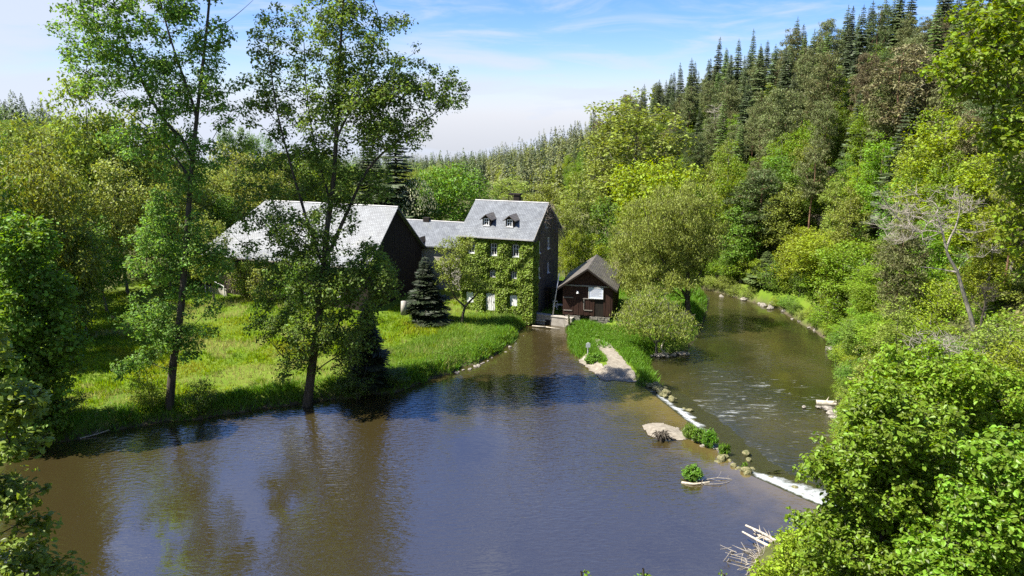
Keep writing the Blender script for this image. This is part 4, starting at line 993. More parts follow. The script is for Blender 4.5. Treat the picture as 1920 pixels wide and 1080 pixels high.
def build_yard():
    # dark lean-to between the mill and the shed
    q = MC+UX*0.35+VX*4.2
    lt = empty('lean_to', (q[0], q[1], 0.8), TH, 'dark open lean-to between the mill gable and the shed', 'lean-to')
    w = MB(); w.box(0, 3.9, 3.2, 3.3, 0, 2.9); w.box(3.8, 3.9, 0.3, 3.195, 0, 2.9); w.build('wall', M['timber_dark'], lt)
    MB().box(-0.1, 4.1, -0.4, 3.5, 2.95, 3.1).build('roof', M['timber_dark'], lt)
    for x in (0.15, 2.0, 3.7):
        MB().box(x, x+.14, -0.2, -0.06, 0, 2.94).build('post', M['timber_dark'], lt)
    # head wall of the race
    a = P(988, 586, 1.15); b = P(1072, 597, 1.15); d = b-a; L = np.linalg.norm(d[:2]); th = math.atan2(d[1], d[0])
    hw = empty('race_wall', (a[0], a[1], -0.9), th, 'low weathered concrete wall closing the mill race', 'wall')
    m = MB(); m.box(0, L, 0, 0.55, 0, 1.95); m.build('wall', M['concrete'], hw)
    MB().box(-0.05, L+.05, -0.06, 0.62, 1.953, 2.07).build('coping', M['concrete'], hw)
    MB().box(2.4, 3.1, -0.05, -0.003, 0.75, 1.5).build('sluice_plate', M['timber_dark'], hw)
    # planks and drift timber lying at the foot of the wall
    for i, ((x0,y0),(x1,y1), z, r, lab) in enumerate([((994,600),(1062,607),0.35,0.10,'long pale timber lying along the foot of the race wall'), ((998,611),(1050,617),0.12,0.08,'short wet timber floating in the race below the wall')]):
        p = P(x0,y0,z); q = P(x1,y1,z); o = MB().bar(p, (p+q)/2+np.array([0,0.05,0.05]), r, r*0.9, 7).bar((p+q)/2+np.array([0,0.05,0.05]), q, r*0.9, r*0.6, 7).build('timber', M['drift'], None, True); tag(o, lab, 'timber')
    # leaning white pole
    p = P(1036, 592, 1.1); q = p+np.array([0.75, 0.5, 5.0])
    o = MB().bar(p, q, 0.075, 0.06, 8).build('leaning_pole', M['white_shabby'], None, True); tag(o, 'white pole leaning up beside the lean-to', 'pole')
    # white garden chair and table under the lean-to edge
    c = P(1040, 582, 1.25)
    ch = empty('garden_chair', (c[0]+0.1, c[1]+0.9, 1.1), TH+0.2, 'white garden chair standing under the lean-to', 'chair')
    MB().box(-.28,.28,-.28,.28,.43,.48).build('seat', M['white'], ch)
    bk = MB(); bk.box(-.28,-.22,.24,.29,.482,1.05); bk.box(.22,.28,.24,.29,.482,1.05); bk.box(-.22,.22,.24,.29,.95,1.05); bk.box(-.22,.22,.24,.29,.62,.68); bk.build('backrest', M['white'], ch)
    for sx in (-.25,.2):
        for sy in (-.25,.2): MB().box(sx, sx+.05, sy, sy+.05, 0, .428).build('leg', M['white'], ch)
    t = empty('garden_table', (c[0]+0.75, c[1]+0.7, 1.1), TH, 'small white table beside the garden chair', 'table')
    MB().box(-.45,.45,-.3,.3,.66,.71).build('tabletop', M['white'], t)
    for sx in (-.4,.35):
        for sy in (-.25,.2): MB().box(sx, sx+.05, sy, sy+.05, 0, .658).build('leg', M['white'], t)
    # sign post on the spit
    s = P(1102, 668, 0.35)
    sp = empty('sign_post', (s[0], s[1], gz(s[0], s[1])-0.05), 0.1, 'small white sign on a grey post in the spit grass', 'sign')
    MB().bar((0,0,0), (0,0,1.5), 0.05, 0.05, 8).build('post', M['steel'], sp)
    MB().box(-.22,.22,-.075,-.055,1.0,1.45).build('sign_panel', M['white'], sp)
    # railing and leaning planks by the barn
    r0 = P(385, 541, 2.6); r1 = P(421, 548, 2.6)
    z = gz(r0[0], r0[1]); d = r1-r0; L = np.linalg.norm(d[:2])
    ra = empty('handrail', (r0[0], r0[1], z-0.1), math.atan2(d[1], d[0]), 'pale wooden handrail beside the west end of the barn', 'railing')
    MB().bar((0,0,2.3), (L,0,1.4), 0.06, n=6).build('rail', M['white_shabby'], ra)
    for x, h in ((0.05, 2.3), (L-0.05, 1.42)): MB().box(x-.05, x+.05, -.05, .05, 0, h-0.06).build('post', M['white_shabby'], ra)
    MB().box(0.1, L-0.1, 0.3, 0.45, 0, 1.0).build('low_wall', M['plaster'], ra)
    p = P(434, 549, 2.2); o = MB().bar(p, p+np.array([0.65, 0.9, 2.6]), 0.08, 0.07, 6).build('leaning_plank', M['deadwood'], None); tag(o, 'bare plank leaning against the creeper on the barn wall', 'plank')
    o = MB().bar(at(757,590,80), at(757,565,80), 0.34, 0.3, 10).build('rain_barrel', M['concrete'], None, True); tag(o, 'pale rain barrel below the black barn gable', 'barrel')
build_yard()

# ================================================================== HERO TREES
def hero(name, label, cat, seeds, ells, n, sep, rr, per, leaf, seed, tmat, cmat, tip=0.016, kind='diamond', flat=0.8, aspect=0.62, hang=0.0, twigs=3, bias=2.2, up=0.7, big=None, group=None, shell=0.45, step=0.7):
    rng = np.random.default_rng(seed)
    base = np.array(seeds[0][0][0], float)
    root = empty(name, base, 0, label, cat, group)
    C = sample_clumps(rng, ells, n, sep, bias)
    R = rng.uniform(*rr, len(C))
    loc = [([np.array(p)-base for p in pts], a, b) for pts, a, b in seeds]
    t = grow(rng, loc, C-base, tip, step, twigs, R); link('trunk', t, root, tmat)
    (V, Fq), pos, nrm = clump_leaves(rng, C-base, R, per, leaf, flat, up, kind, aspect, hang, shell=shell)
    crown_obj((V, Fq), root, cmat)
    return root, base, pos, nrm
def chain(Y, *pts, dy=0.0):
    return [at(px, py, Y+dy*i) for i, (px, py) in enumerate(pts)]
def build_heroes():
    b1 = P(317, 762, 0.9); Y1 = b1[1]
    b1[2] = gz(b1[0], b1[1])-0.15
    T = [b1]+chain(Y1, (325,680),(338,590),(346,500),(353,400),(361,300),(369,220),(379,130),(389,40),(397,-60),(402,-170))
    seeds = [(T, 0.36, 0.04),
             (chain(Y1, (359,305),(345,265),(310,228),(270,160),(240,90),(215,10),(200,-70), dy=0.35), 0.17, 0.03),
             (chain(Y1, (369,215),(346,150),(322,80),(300,0),(285,-80), dy=-0.3), 0.12, 0.03),
             (chain(Y1, (355,330),(300,260),(240,210),(190,185), dy=-0.5), 0.09, 0.02),
             (chain(Y1, (391,62),(425,42),(455,18),(475,0), dy=0.2), 0.05, 0.012)]
    ells = [E(210,40,Y1,95,70), E(160,90,Y1,52,60), E(240,140,Y1,85,60), E(320,30,Y1,60,80), E(330,180,Y1,75,75), E(410,190,Y1,38,70), E(405,80,Y1,35,60),
            E(290,265,Y1,85,45), E(230,-60,Y1,130,60), E(360,-90,Y1,80,80), E(395,290,Y1,30,40),
            E(290,470,Y1,52,62,w=1.5), E(375,470,Y1,32,50,w=1.2), E(275,590,Y1,55,50,w=1.5), E(330,640,Y1,50,55,w=1.3), E(250,690,Y1,36,40,w=1.0), E(385,590,Y1,30,50,w=0.9), E(300,390,Y1,45,40,w=1.0), E(345,335,Y1,48,45), E(335,520,Y1,42,48), E(405,500,Y1,34,50), E(355,430,Y1,36,45)]
    hero('alder_tree', 'tall sparse tree with slender leaning trunk standing alone on the meadow bank', 'tree', seeds, ells, 760, 0.45, (0.42, 0.9), 150, 0.23, 11, M['bark_dark'], M['leaf_alder'])
    b2 = P(573, 742, 0.9); Y2 = b2[1]; b2[2] = gz(b2[0], b2[1])-0.15
    T = [b2]+chain(Y2, (586,680),(598,600),(607,510),(613,430),(622,370),(628,300),(632,220),(636,140),(640,60),(646,-40),(650,-110))
    seeds = [(T, 0.44, 0.04),
             (chain(Y2, (606,500),(578,420),(548,320),(522,220),(508,130),(500,60), dy=-0.35), 0.17, 0.03),
             (chain(Y2, (615,480),(650,400),(690,318),(740,268),(790,232),(845,190), dy=0.4), 0.20, 0.03),
             (chain(Y2, (630,262),(668,180),(696,100),(708,20), dy=0.3), 0.11, 0.03),
             (chain(Y2, (620,380),(590,270),(575,170),(570,80), dy=0.4), 0.11, 0.03),
             (chain(Y2, (590,650),(548,680),(515,650),(490,620), dy=-0.3), 0.07, 0.02)]
    ells = [E(510,80,Y2,52,75), E(495,190,Y2,52,60), E(530,310,Y2,85,70), E(635,30,Y2,75,90), E(705,110,Y2,75,85), E(800,165,Y2,78,42), E(850,180,Y2,35,30), E(640,210,Y2,110,75,w=1.3), E(735,240,Y2,70,45,w=1.2), E(700,180,Y2,80,60), E(590,130,Y2,70,70),
            E(650,330,Y2,90,55), E(570,420,Y2,100,50,w=1.3), E(520,480,Y2,45,45,w=1.2), E(480,400,Y2,42,58), E(455,450,Y2,34,40), E(620,510,Y2,125,65,w=1.7), E(600,600,Y2,115,60,w=1.6), E(700,520,Y2,55,70,w=1.3), E(500,590,Y2,40,60), E(560,680,Y2,55,30), E(650,650,Y2,60,50,w=1.2), E(650,-60,Y2,90,50)]
    hero('alder_tree', 'tall forked tree with dense dark lower crown at the edge of the pond', 'tree', seeds, ells, 1000, 0.45, (0.45, 1.0), 130, 0.235, 12, M['bark_dark'], M['leaf_alder'])
    # apple tree in front of the mill
    b = P(866, 609, 1.0); Y = b[1]; b[2] = gz(b[0], b[1])-0.1
    seeds = [([b]+chain(Y, (868,590),(872,575),(890,556),(905,535)), 0.20, 0.05), (chain(Y, (871,577),(855,560),(845,540),(845,500), dy=0.1), 0.13, 0.04)]
    hero('apple_tree', 'small forked fruit tree on the grass before the ivy wall', 'tree', seeds, [E(850,480,Y,32,38), E(870,520,Y,36,28), E(838,515,Y,22,34), E(862,455,Y,22,20), E(895,535,Y,18,16)], 105, 0.42, (0.45, 0.8), 150, 0.18, 13, M['bark_dark'], M['leaf_olive'])
    # willow on the island
    b = P(1290, 602, 0.3); Y = b[1]; b[2] = gz(b[0], b[1])-0.1
    seeds = [([b]+chain(Y, (1289,570),(1290,520),(1287,460),(1280,400),(1275,355)), 0.38, 0.05), (chain(Y, (1290,560),(1255,510),(1225,450),(1210,400), dy=-0.5), 0.18, 0.04), (chain(Y, (1290,540),(1320,500),(1335,450), dy=0.4), 0.13, 0.03)]
    hero('willow_tree', 'broad olive green willow on the island beside the shed', 'tree', seeds, [E(1245,400,Y,72,55), E(1200,460,Y,62,70), E(1270,450,Y,75,70), E(1320,440,Y,40,70), E(1180,520,Y,35,40), E(1240,520,Y,80,40), E(1300,370,Y,40,35)], 400, 0.7, (0.6, 1.15), 150, 0.26, 14, M['bark_dark'], M['leaf_willow'], hang=0.5, aspect=0.36, kind='diamond', flat=0.8)
    b = P(1232, 655, 0.2); Y = b[1]; b[2] = gz(b[0], b[1])-0.1
    seeds = [([b]+chain(Y, (1230,630),(1225,600),(1215,570)), 0.16, 0.04), (chain(Y, (1232,645),(1255,610),(1265,580), dy=0.2), 0.1, 0.03), (chain(Y, (1231,648),(1195,600),(1180,575), dy=-0.2), 0.1, 0.03)]
    hero('willow_bush', 'low yellow green willow bush hanging over the stony island shore', 'bush', seeds, [E(1220,585,Y,68,30), E(1250,610,Y,55,30), E(1185,600,Y,38,24), E(1285,610,Y,22,30), E(1210,560,Y,45,18)], 170, 0.6, (0.45, 0.85), 120, 0.24, 15, M['bark_grey'], M['leaf_willow'], hang=0.9, aspect=0.32, twigs=4)
build_heroes()

def leaf_parts(root, pos, nrm, base, n, size, mat, rng, me):
    """the largest-looking leaves, each one a part"""
    w = pos+base; d = np.linalg.norm(w-np.array([0,0,CAMH]), axis=1)
    dv = (w-np.array([0,0,CAMH])); depth = dv[:,1]*math.cos(PITCH)-dv[:,2]*math.sin(PITCH)
    px = 960+FPX*w[:,0]/np.maximum(depth, .1); py = 540-FPX*(dv[:,1]*math.sin(PITCH)+dv[:,2]*math.cos(PITCH))/np.maximum(depth, .1)
    vis = np.where((px > -10) & (px < 1930) & (py > -10) & (py < 1090) & (depth > 1))[0]
    pick = vis[np.argsort(d[vis])[:n*3]]; rng.shuffle(pick); pick = pick[:n]
    for i in pick:
        o = link('leaf', me, root)
        if len(me.materials) == 0: me.materials.append(mat)
        o.material_slots[0].link = 'OBJECT'; o.material_slots[0].material = mat
        o.location = tuple(float(v) for v in pos[i]+rng.normal(size=3)*0.05)
        nn = Vector(nrm[i]+np.array([0,0,0.5])); o.rotation_mode = 'QUATERNION'
        q = nn.to_track_quat('Z', 'Y'); q.rotate(__import__('mathutils').Quaternion(nn.normalized(), rng.uniform(0, 6.28))); o.rotation_quaternion = q
        s = float(size*rng.uniform(0.8, 1.25)); o.scale = (s, s, s)
def maple_leaf():
    pr = [(0,0),(.12,.06),(.36,-.02),(.30,.16),(.50,.34),(.30,.40),(.22,.36),(.20,.52),(.10,.62),(0,.92)]
    pts = pr+[(-x, y) for x, y in pr[-2:0:-1]]
    c = (0, 0.34, 0.0)
    V = [c]+[(x, y, -0.22*abs(x)-0.10*max(0, y-0.4)) for x, y in pts]
    n = len(pts)
    me = bpy.data.meshes.new('leaf'); me.from_pydata(V, [], [(0, 1+i, 1+(i+1) % n) for i in range(n)]); me.update(); return me
def oval_leaf():
    V = [(0,0,0),(.22,.25,-.05),(.26,.5,-.06),(.14,.82,-.08),(0,1.0,-.14),(-.14,.82,-.08),(-.26,.5,-.06),(-.22,.25,-.05),(0,.5,0.02)]
    me = bpy.data.meshes.new('leaf'); me.from_pydata(V, [], [(8,i,(i+1) % 8) for i in range(8)]); me.update(); return me
def build_foreground():
    ml, ol = maple_leaf(), oval_leaf(); rng = np.random.default_rng(77)
    # big leafy tree, lower right
    def fg(name, label, Y, bx, ells, n, seed, per, leaf, mat, nleaf, rr=(0.28, 0.6), sep=0.34, cat='tree', lm=None, trunk_to=None, tr=0.16, tmat='bark_dark'):
        b = np.array([bx[0], bx[1], gz(*bx)-0.15]); top = at(*trunk_to, Y)
        mid = b*0.5+top*0.5+np.array([0.2, 0.1, 0]); seeds = [([b, mid, top], tr, 0.03)]
        root, base, pos, nrm = hero(name, label, cat, seeds, ells, n, sep, rr, per, leaf, seed, M[tmat], M[mat], 0.010, 'leaf', 0.7, 0.62, twigs=3, up=0.8, step=0.45)
        if nleaf: leaf_parts(root, pos, nrm, base, nleaf, leaf*1.15, M[mat], rng, lm or ol)
        return root
    Y = 25.0
    fg('maple_tree', 'big fresh green leafy tree filling the near riverbank beside the white water', Y, (13.2, 24.6), [E(1690,800,Y,110,70), E(1620,880,Y,105,80), E(1740,900,Y,130,90), E(1590,990,Y,95,70), E(1700,1010,Y,130,80), E(1660,760,Y,60,45), E(1550,900,Y,45,35), E(1620,1090,Y,120,60)], 470, 21, 350, 0.17, 'leaf_fore', 300, trunk_to=(1688,760))
    Y = 30.0
    fg('hazel_bush', 'yellow green bush at the water beside the drift logs', Y, (13.6, 29.6), [E(1510,1050,Y,60,32), E(1550,1000,Y,50,32), E(1460,1085,Y,60,20), E(1570,1070,Y,60,40), E(1455,1060,Y,34,22), E(1490,1020,Y,40,22)], 170, 29, 230, 0.15, 'leaf_yellow', 0, (0.3,0.55), 0.32, 'bush', trunk_to=(1540,1010), tr=0.06)
    Y = 22.0
    fg('maple_tree', 'fresh green tree at the near corner, behind the drift logs', Y, (15.6, 21.5), [E(1860,960,Y,110,90), E(1800,1050,Y,110,70), E(1900,870,Y,80,60), E(1930,1050,Y,80,80)], 220, 22, 330, 0.175, 'leaf_fore', 200, trunk_to=(1870,880))
    Y = 34.0
    fg('hazel_bush', 'rounded bright hazel bush above the big near tree', Y, (19.5, 34.5), [E(1740,700,Y,100,55), E(1830,730,Y,90,60), E(1660,740,Y,60,50), E(1900,760,Y,80,70), E(1800,820,Y,120,60)], 260, 23, 260, 0.19, 'leaf_bright', 0, (0.4,0.8), 0.5, 'bush', trunk_to=(1770,690))
    Y = 20.0
    fg('ash_tree', 'overhanging ash branches high above the steep wooded slope', Y, (16.3, 19.4), [E(1900,60,Y,60,60), E(1850,130,Y,75,60), E(1900,220,Y,65,60), E(1850,40,Y,60,40), E(1930,330,Y,45,70), E(1905,430,Y,30,60), E(1790,130,Y,40,28), E(1990,150,Y,90,140)], 250, 24, 300, 0.135, 'leaf_bright', 200, (0.22,0.45), 0.28, trunk_to=(2010,60), tr=0.2)
    Y = 17.5
    fg('maple_sapling', 'overhanging maple branches with glossy leaves over the near pond corner', Y, (-13.9, 16.8), [E(10,760,Y,55,40), E(45,835,Y,50,20,w=.8), E(10,930,Y,75,24), E(75,985,Y,50,14,w=.8), E(30,1060,Y,85,26), E(-70,850,Y,60,160), E(-30,640,Y,40,70), E(115,1072,Y,42,12,w=.7)], 150, 25, 260, 0.17, 'leaf_maple', 300, (0.22,0.5), 0.26, lm=ml, trunk_to=(-90,560), tr=0.13)
    Y = 52.0
    fg('maple_tree', 'dark leafy tree leaning over the pond corner at the meadow edge', Y, (-38.2, 53.0), [E(50,560,Y,75,80), E(20,660,Y,80,90), E(80,690,Y,60,60), E(40,460,Y,60,60), E(120,640,Y,35,40), E(60,770,Y,70,45)], 300, 26, 110, 0.30, 'leaf_mid', 0, (0.6,1.1), 0.7, trunk_to=(40,440), tr=0.3)
    # shrub tops rising from the slope below the viewpoint
    for i, (px, py, Y) in enumerate([(1090,1072,17), (1206,1066,18), (1358,1078,17.5)]):
        x = at(px, py, Y)[0]
        fg('shrub', ['leafy shoot with two tips at the bottom edge of the pond', 'single upright leafy shoot at the bottom edge of the pond', 'low leafy shoot near the drift logs at the bottom edge'][i], Y, (x, Y), [E(px, py+28, Y, 14 if i == 1 else 26, 34), E(px+4, py+110, Y, 40, 70)], 36, 30+i, 380, 0.085, 'leaf_bright', 0, (0.14,0.26), 0.10, 'shrub', trunk_to=(px, py), tr=0.04)
build_foreground()

# ================================================================== PROTOTYPES AND WOODS
PR = {}
PR['spruce'] = [proto('spruce_tree', spruce_mesh(101, 18, 3.3, 0.06, 0.46, 0.35, 7, 1.15, 1.35), M['bark_dark'], M['needle_dark']), proto('spruce_tree', spruce_mesh(102, 18, 2.9, 0.10, 0.5, 0.45, 7, 1.1, 1.4), M['bark_dark'], M['needle_dark']), proto('spruce_tree', spruce_mesh(103, 18, 3.7, 0.05, 0.5, 0.3, 7, 1.1, 1.35), M['bark_dark'], M['needle_green'])]
PR['pine'] = [proto('pine_tree', pine_mesh(111, 18, 3.0, 0.30, 95, 0.34, 105), M['bark_pine'], M['needle_pine']), proto('pine_tree', pine_mesh(112, 18, 2.7, 0.42, 70, 0.34, 105), M['bark_pine'], M['needle_pine']), proto('pine_tree', pine_mesh(113, 18, 3.4, 0.22, 115, 0.36, 95), M['bark_pine'], M['needle_pine'])]
PR['larch'] = [proto('larch_tree', spruce_mesh(121, 18, 3.0, 0.10, 0.55, 0.2, 7, 1.0, 1.3), M['bark_grey'], M['needle_larch'])]
PR['broad'] = [proto('leafy_tree', broad_mesh(131, 14, 4.6, 0.14, 110, 0.33, 56), M['bark_grey'], M['leaf_mid']), proto('leafy_tree', broad_mesh(132, 14, 4.2, 0.17, 100, 0.32, 56, 0.08), M['bark_grey'], M['leaf_mid']), proto('leafy_tree', broad_mesh(133, 14, 5.2, 0.10, 130, 0.33, 52, -0.06), M['bark_dark'], M['leaf_mid'])]
PR['tall'] = [proto('tall_leafy_tree', broad_mesh(141, 20, 3.6, 0.18, 110, 0.32, 58, 0.0, 0.28), M['bark_grey'], M['leaf_mid']), proto('tall_leafy_tree', broad_mesh(142, 20, 4.2, 0.14, 130, 0.32, 54, 0.05, 0.26), M['bark_grey'], M['leaf_mid'])]
PR['bush'] = [proto('bush', broad_mesh(151, 5, 3.0, 0.02, 75, 0.20, 100, 0, 0.24, 0.8, 0, 3), M['bark_grey'], M['leaf_bright']), proto('bush', broad_mesh(152, 5, 2.6, 0.02, 60, 0.19, 110, 0.1, 0.26, 0.8, 0, 3), M['bark_grey'], M['leaf_bright'])]
PH = {'spruce': (18, 3.0), 'pine': (18, 2.9), 'larch': (18, 2.8), 'broad': (14, 4.9), 'tall': (20, 4.0), 'bush': (5, 3.0)}
rngp = random.Random(4)
def pxtree(kind, px, top, Y, rpx, label, cat='tree', group=None, cmat=None, k=None, tmat=None, name=None):
    x = at(px, top, Y)[0]; zb = gz(x, Y)-0.2; h = at(px, top, Y)[2]-zb
    h0, r0 = PH[kind]; pr = PR[kind][k if k is not None else rngp.randrange(len(PR[kind]))]
    sr = rpx*Y/FPX*1.03/r0
    return place(pr, (x, Y, zb), sr, h/h0, rngp.uniform(0, 6.28), label, cat, group, cmat and M[cmat], tmat and M[tmat], name)
def build_named_trees():
    T = pxtree
    # left woods, back to front
    T('broad', 130, 140, 98, 85, 'highest olive tree of the wood behind the meadow', cmat='leaf_olive', k=0)
    T('broad', 45, 205, 88, 75, 'olive green tree below the far field on the wood edge', cmat='leaf_olive', k=1)
    T('broad', 225, 185, 104, 85, 'olive tree behind the sparse crown of the leaning tree', cmat='leaf_olive', k=2)
    T('broad', 315, 235, 108, 75, 'rounded olive tree behind the slender leaning trunk', cmat='leaf_olive', k=1)
    T('broad', 95, 290, 82, 80, 'pale olive tree in the middle of the wood', cmat='leaf_olive', k=2)
    T('broad', 210, 300, 92, 75, 'yellowish leafy tree at the wood edge above the meadow', cmat='leaf_willow', k=0)
    T('broad', 20, 330, 74, 75, 'mid green tree at the wood edge over the dark corner', cmat='leaf_mid', k=0)
    T('broad', 300, 345, 96, 70, 'leafy tree between the wood and the barn roof', cmat='leaf_olive', k=0)
    T('broad', 130, 400, 76, 65, 'dark green leafy tree before the wood', cmat='leaf_alder', k=1)
    T('broad', 60, 262, 73, 82, 'big shady olive tree standing left of the meadow', cmat='leaf_olive', k=2)
    T('broad', -70, 250, 66, 100, 'big leafy tree at the shaded side of the meadow beyond the pond corner', cmat='leaf_mid', k=0)
    T('broad', 178, 400, 83, 62, 'small meadow tree with thin bare trunk and round crown', cmat='leaf_mid', k=1)
    T('broad', 30, 440, 66, 70, 'dark green bushy tree at the shaded meadow edge', cmat='leaf_alder', k=2)
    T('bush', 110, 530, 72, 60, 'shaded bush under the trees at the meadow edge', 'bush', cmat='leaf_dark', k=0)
    T('bush', 380, 450, 97, 40, 'pale green shrub at the west end of the barn', 'bush', cmat='leaf_olive', k=0)
    T('bush', 455, 468, 90.5, 40, 'pale shrub under the barn eave beside the dry creeper', 'bush', cmat='leaf_olive', k=1)
    T('bush', 545, 490, 87, 45, 'green shrub before the barn wall behind the forked tree', 'bush', cmat='leaf_mid', k=0)
    T('bush', 500, 480, 88, 42, 'yellowish shrub growing against the barn wall', 'bush', cmat='leaf_willow', k=1)
    T('bush', 275, 690, 57, 45, 'bright yellow green shrub at the foot of the leaning tree', 'bush', cmat='leaf_yellow', k=1)
    T('bush', 370, 715, 57, 38, 'green shrub on the bank right of the leaning trunk', 'bush', cmat='leaf_mid', k=0)
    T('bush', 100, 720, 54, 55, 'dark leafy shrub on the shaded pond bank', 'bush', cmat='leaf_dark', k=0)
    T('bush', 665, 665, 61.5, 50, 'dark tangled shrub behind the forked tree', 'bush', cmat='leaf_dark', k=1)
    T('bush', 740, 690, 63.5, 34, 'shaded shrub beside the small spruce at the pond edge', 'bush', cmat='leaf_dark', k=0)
    # behind the barn
    T('broad', 430, 262, 122, 60, 'light leafy tree behind the west end of the barn roof', cmat='leaf_willow', k=1)
    T('broad', 510, 285, 118, 60, 'yellow green leafy tree above the barn ridge', cmat='leaf_olive', k=0)
    T('broad', 590, 270, 124, 70, 'leafy tree behind the middle of the barn roof', cmat='leaf_mid', k=2)
    T('broad', 365, 300, 118, 55, 'pale flowering tree behind the barn and the leaning trunk', cmat='leaf_willow', k=2)
    T('spruce', 735, 215, 116, 62, 'tall dark spruce behind the barn gable', cmat='needle_dark', k=0)
    T('spruce', 690, 250, 120, 55, 'second dark spruce behind the barn ridge', cmat='needle_dark', k=2)
    T('broad', 850, 297, 120, 64, 'dense round green tree behind the linking roof', cmat='leaf_mid', k=2)
    T('broad', 905, 335, 126, 36, 'smaller green tree behind the mill ridge', cmat='leaf_mid', k=1)
    r = T('broad', 778, 335, 116, 42, 'chestnut tree in white blossom between the spruce and the round tree', cmat='leaf_dark', k=0)
    rng = np.random.default_rng(61); m = 1100; d = rng.normal(size=(m,3)); d[:,2] = np.abs(d[:,2])*0.8; d /= np.linalg.norm(d, axis=1, keepdims=True)
    p = d*np.array([4.9,4.9,6.2])*rng.uniform(0.8, 1.02, (m,1))+np.array([0,0,8.2])
    lv = leaf_cards(rng, p, rng.uniform(0.22, 0.5, m), d+rng.normal(size=(m,3))*0.3, 0.5, 'diamond', np.tile([0,0,1.0], (m,1))+rng.normal(size=(m,3))*0.3); crown_obj(lv, r, M['blossom'], 'blossom')
    for px, top, rp in ((420,232,16), (448,238,18), (472,240,16), (500,246,20)):
        T('broad', px, top, 235, rp, 'small bluish tree far off in the gap between the two tall trees', group='far trees in the gap between the tall trees', cmat='leaf_alder')
    # small conifers on the bank
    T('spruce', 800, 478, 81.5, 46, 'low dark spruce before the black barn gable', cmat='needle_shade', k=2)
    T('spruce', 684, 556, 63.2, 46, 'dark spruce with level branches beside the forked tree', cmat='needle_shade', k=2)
    # right bank of the river and behind the island
    T('tall', 1205, 163, 128, 90, 'tall olive tree reaching the skyline behind the willow', cmat='leaf_olive', k=1)
    T('tall', 1130, 230, 132, 60, 'olive tree leaning beside the skyline tree', cmat='leaf_olive', k=0)
    T('broad', 1240, 285, 112, 85, 'yellow green round tree behind the willow', cmat='leaf_yellow', k=2)
    T('broad', 1330, 330, 110, 48, 'green tree on the bank behind the willow crown', cmat='leaf_mid', k=1)
    T('tall', 1085, 320, 108, 48, 'leafy tree behind the mill gable', cmat='leaf_olive', k=0)
    T('broad', 1110, 440, 101, 42, 'yellow green bush tree behind the shed roof', cmat='leaf_yellow', k=0)
    T('broad', 1140, 365, 106, 46, 'mid green tree behind the shed', cmat='leaf_mid', k=1)
    T('tall', 1062, 372, 100, 30, 'thin leafy tree close behind the dark mill gable', cmat='leaf_olive', k=1)
    T('broad', 1072, 425, 98, 26, 'bright small tree between the mill and the shed', cmat='leaf_yellow', k=1)
    T('broad', 1015, 345, 138, 50, 'olive tree rising over the mill ridge', cmat='leaf_olive', k=0)
    T('tall', 960, 330, 150, 45, 'grey green tree in the valley behind the mill chimney', cmat='leaf_olive', k=1)
    T('tall', 1375, 255, 108, 42, 'slim fresh green tree over the river bend', cmat='leaf_bright', k=0)
    T('tall', 1490, 300, 104, 40, 'fresh green tree on the slope below the crag', cmat='leaf_mid', k=1)
    T('pine', 1430, 320, 103, 46, 'grey green pine beside the river bend', cmat='needle_green', k=2)
    T('tall', 1400, 370, 103, 48, 'mid green tree at the far river bend', cmat='leaf_mid', k=0)
    T('spruce', 1440, 470, 100, 34, 'low dark spruce over the water at the bend', cmat='needle_green', k=2)
    T('bush', 1390, 490, 104.5, 50, 'bright bush over the stones at the far bend', 'bush', cmat='leaf_bright', k=0)
    T('bush', 1500, 480, 96, 55, 'yellow green bush above the pale bank stones', 'bush', cmat='leaf_yellow', k=0)
    T('broad', 1560, 430, 89, 72, 'yellow green rounded tree at the water by the bank stones', cmat='leaf_yellow', k=2)
    T('bush', 1570, 540, 82, 52, 'bright green bush overhanging the water', 'bush', cmat='leaf_bright', k=1)
    T('broad', 1640, 510, 78, 60, 'fresh green tree on the bank above the pair of rocks', cmat='leaf_bright', k=0)
    T('broad', 1505, 425, 95, 48, 'low domed yellow green tree over the pale bank stones', cmat='leaf_yellow', k=0)
    T('broad', 1590, 445, 83.5, 62, 'leafy domed tree leaning over the right bank above the two rocks', cmat='leaf_bright', k=2)
    T('broad', 1668, 490, 72, 78, 'bright domed tree between the dead tree and the river', cmat='leaf_bright', k=1)
    T('broad', 1632, 600, 63, 58, 'fresh green domed tree right above the stranded log', cmat='leaf_mid', k=0)
    T('broad', 1720, 610, 55, 85, 'broad fresh green tree above the big near tree', cmat='leaf_bright', k=2)
    T('broad', 385, 392, 88.5, 48, 'pale olive tree standing before the west hip of the barn roof', cmat='leaf_olive', k=1)
    T('bush', 1592, 610, 76.5, 42, 'bright bush hanging over the bank right of the pair of rocks', 'bush', cmat='leaf_bright', k=1)
    T('bush', 1612, 680, 66, 40, 'yellow green bush low over the water above the stranded log', 'bush', cmat='leaf_yellow', k=1)
    T('bush', 1600, 790, 53, 40, 'green bush at the rapids below the stranded log', 'bush', cmat='leaf_bright', k=0)
    T('bush', 1545, 505, 90, 40, 'leafy bush dipping to the water by the bank stones', 'bush', cmat='leaf_mid', k=1)
    T('bush', 1460, 515, 97.5, 34, 'green bush at the bend over the bank stones', 'bush', cmat='leaf_mid', k=0)
    T('bush', 1620, 620, 70, 52, 'green bush on the bank beside the pair of rocks', 'bush', cmat='leaf_mid', k=0)
    T('bush', 1690, 610, 64, 60, 'bright bush below the dead tree', 'bush', cmat='leaf_bright', k=1)
    T('bush', 1640, 690, 60, 46, 'bright bush on the bank above the stranded log', 'bush', cmat='leaf_bright', k=0)
    T('bush', 1605, 745, 56, 26, 'grassy low bush right of the stranded log', 'bush', cmat='leaf_yellow', k=1)
    T('bush', 1780, 640, 50, 66, 'low green bush at the foot of the snag', 'bush', cmat='leaf_mid', k=0)
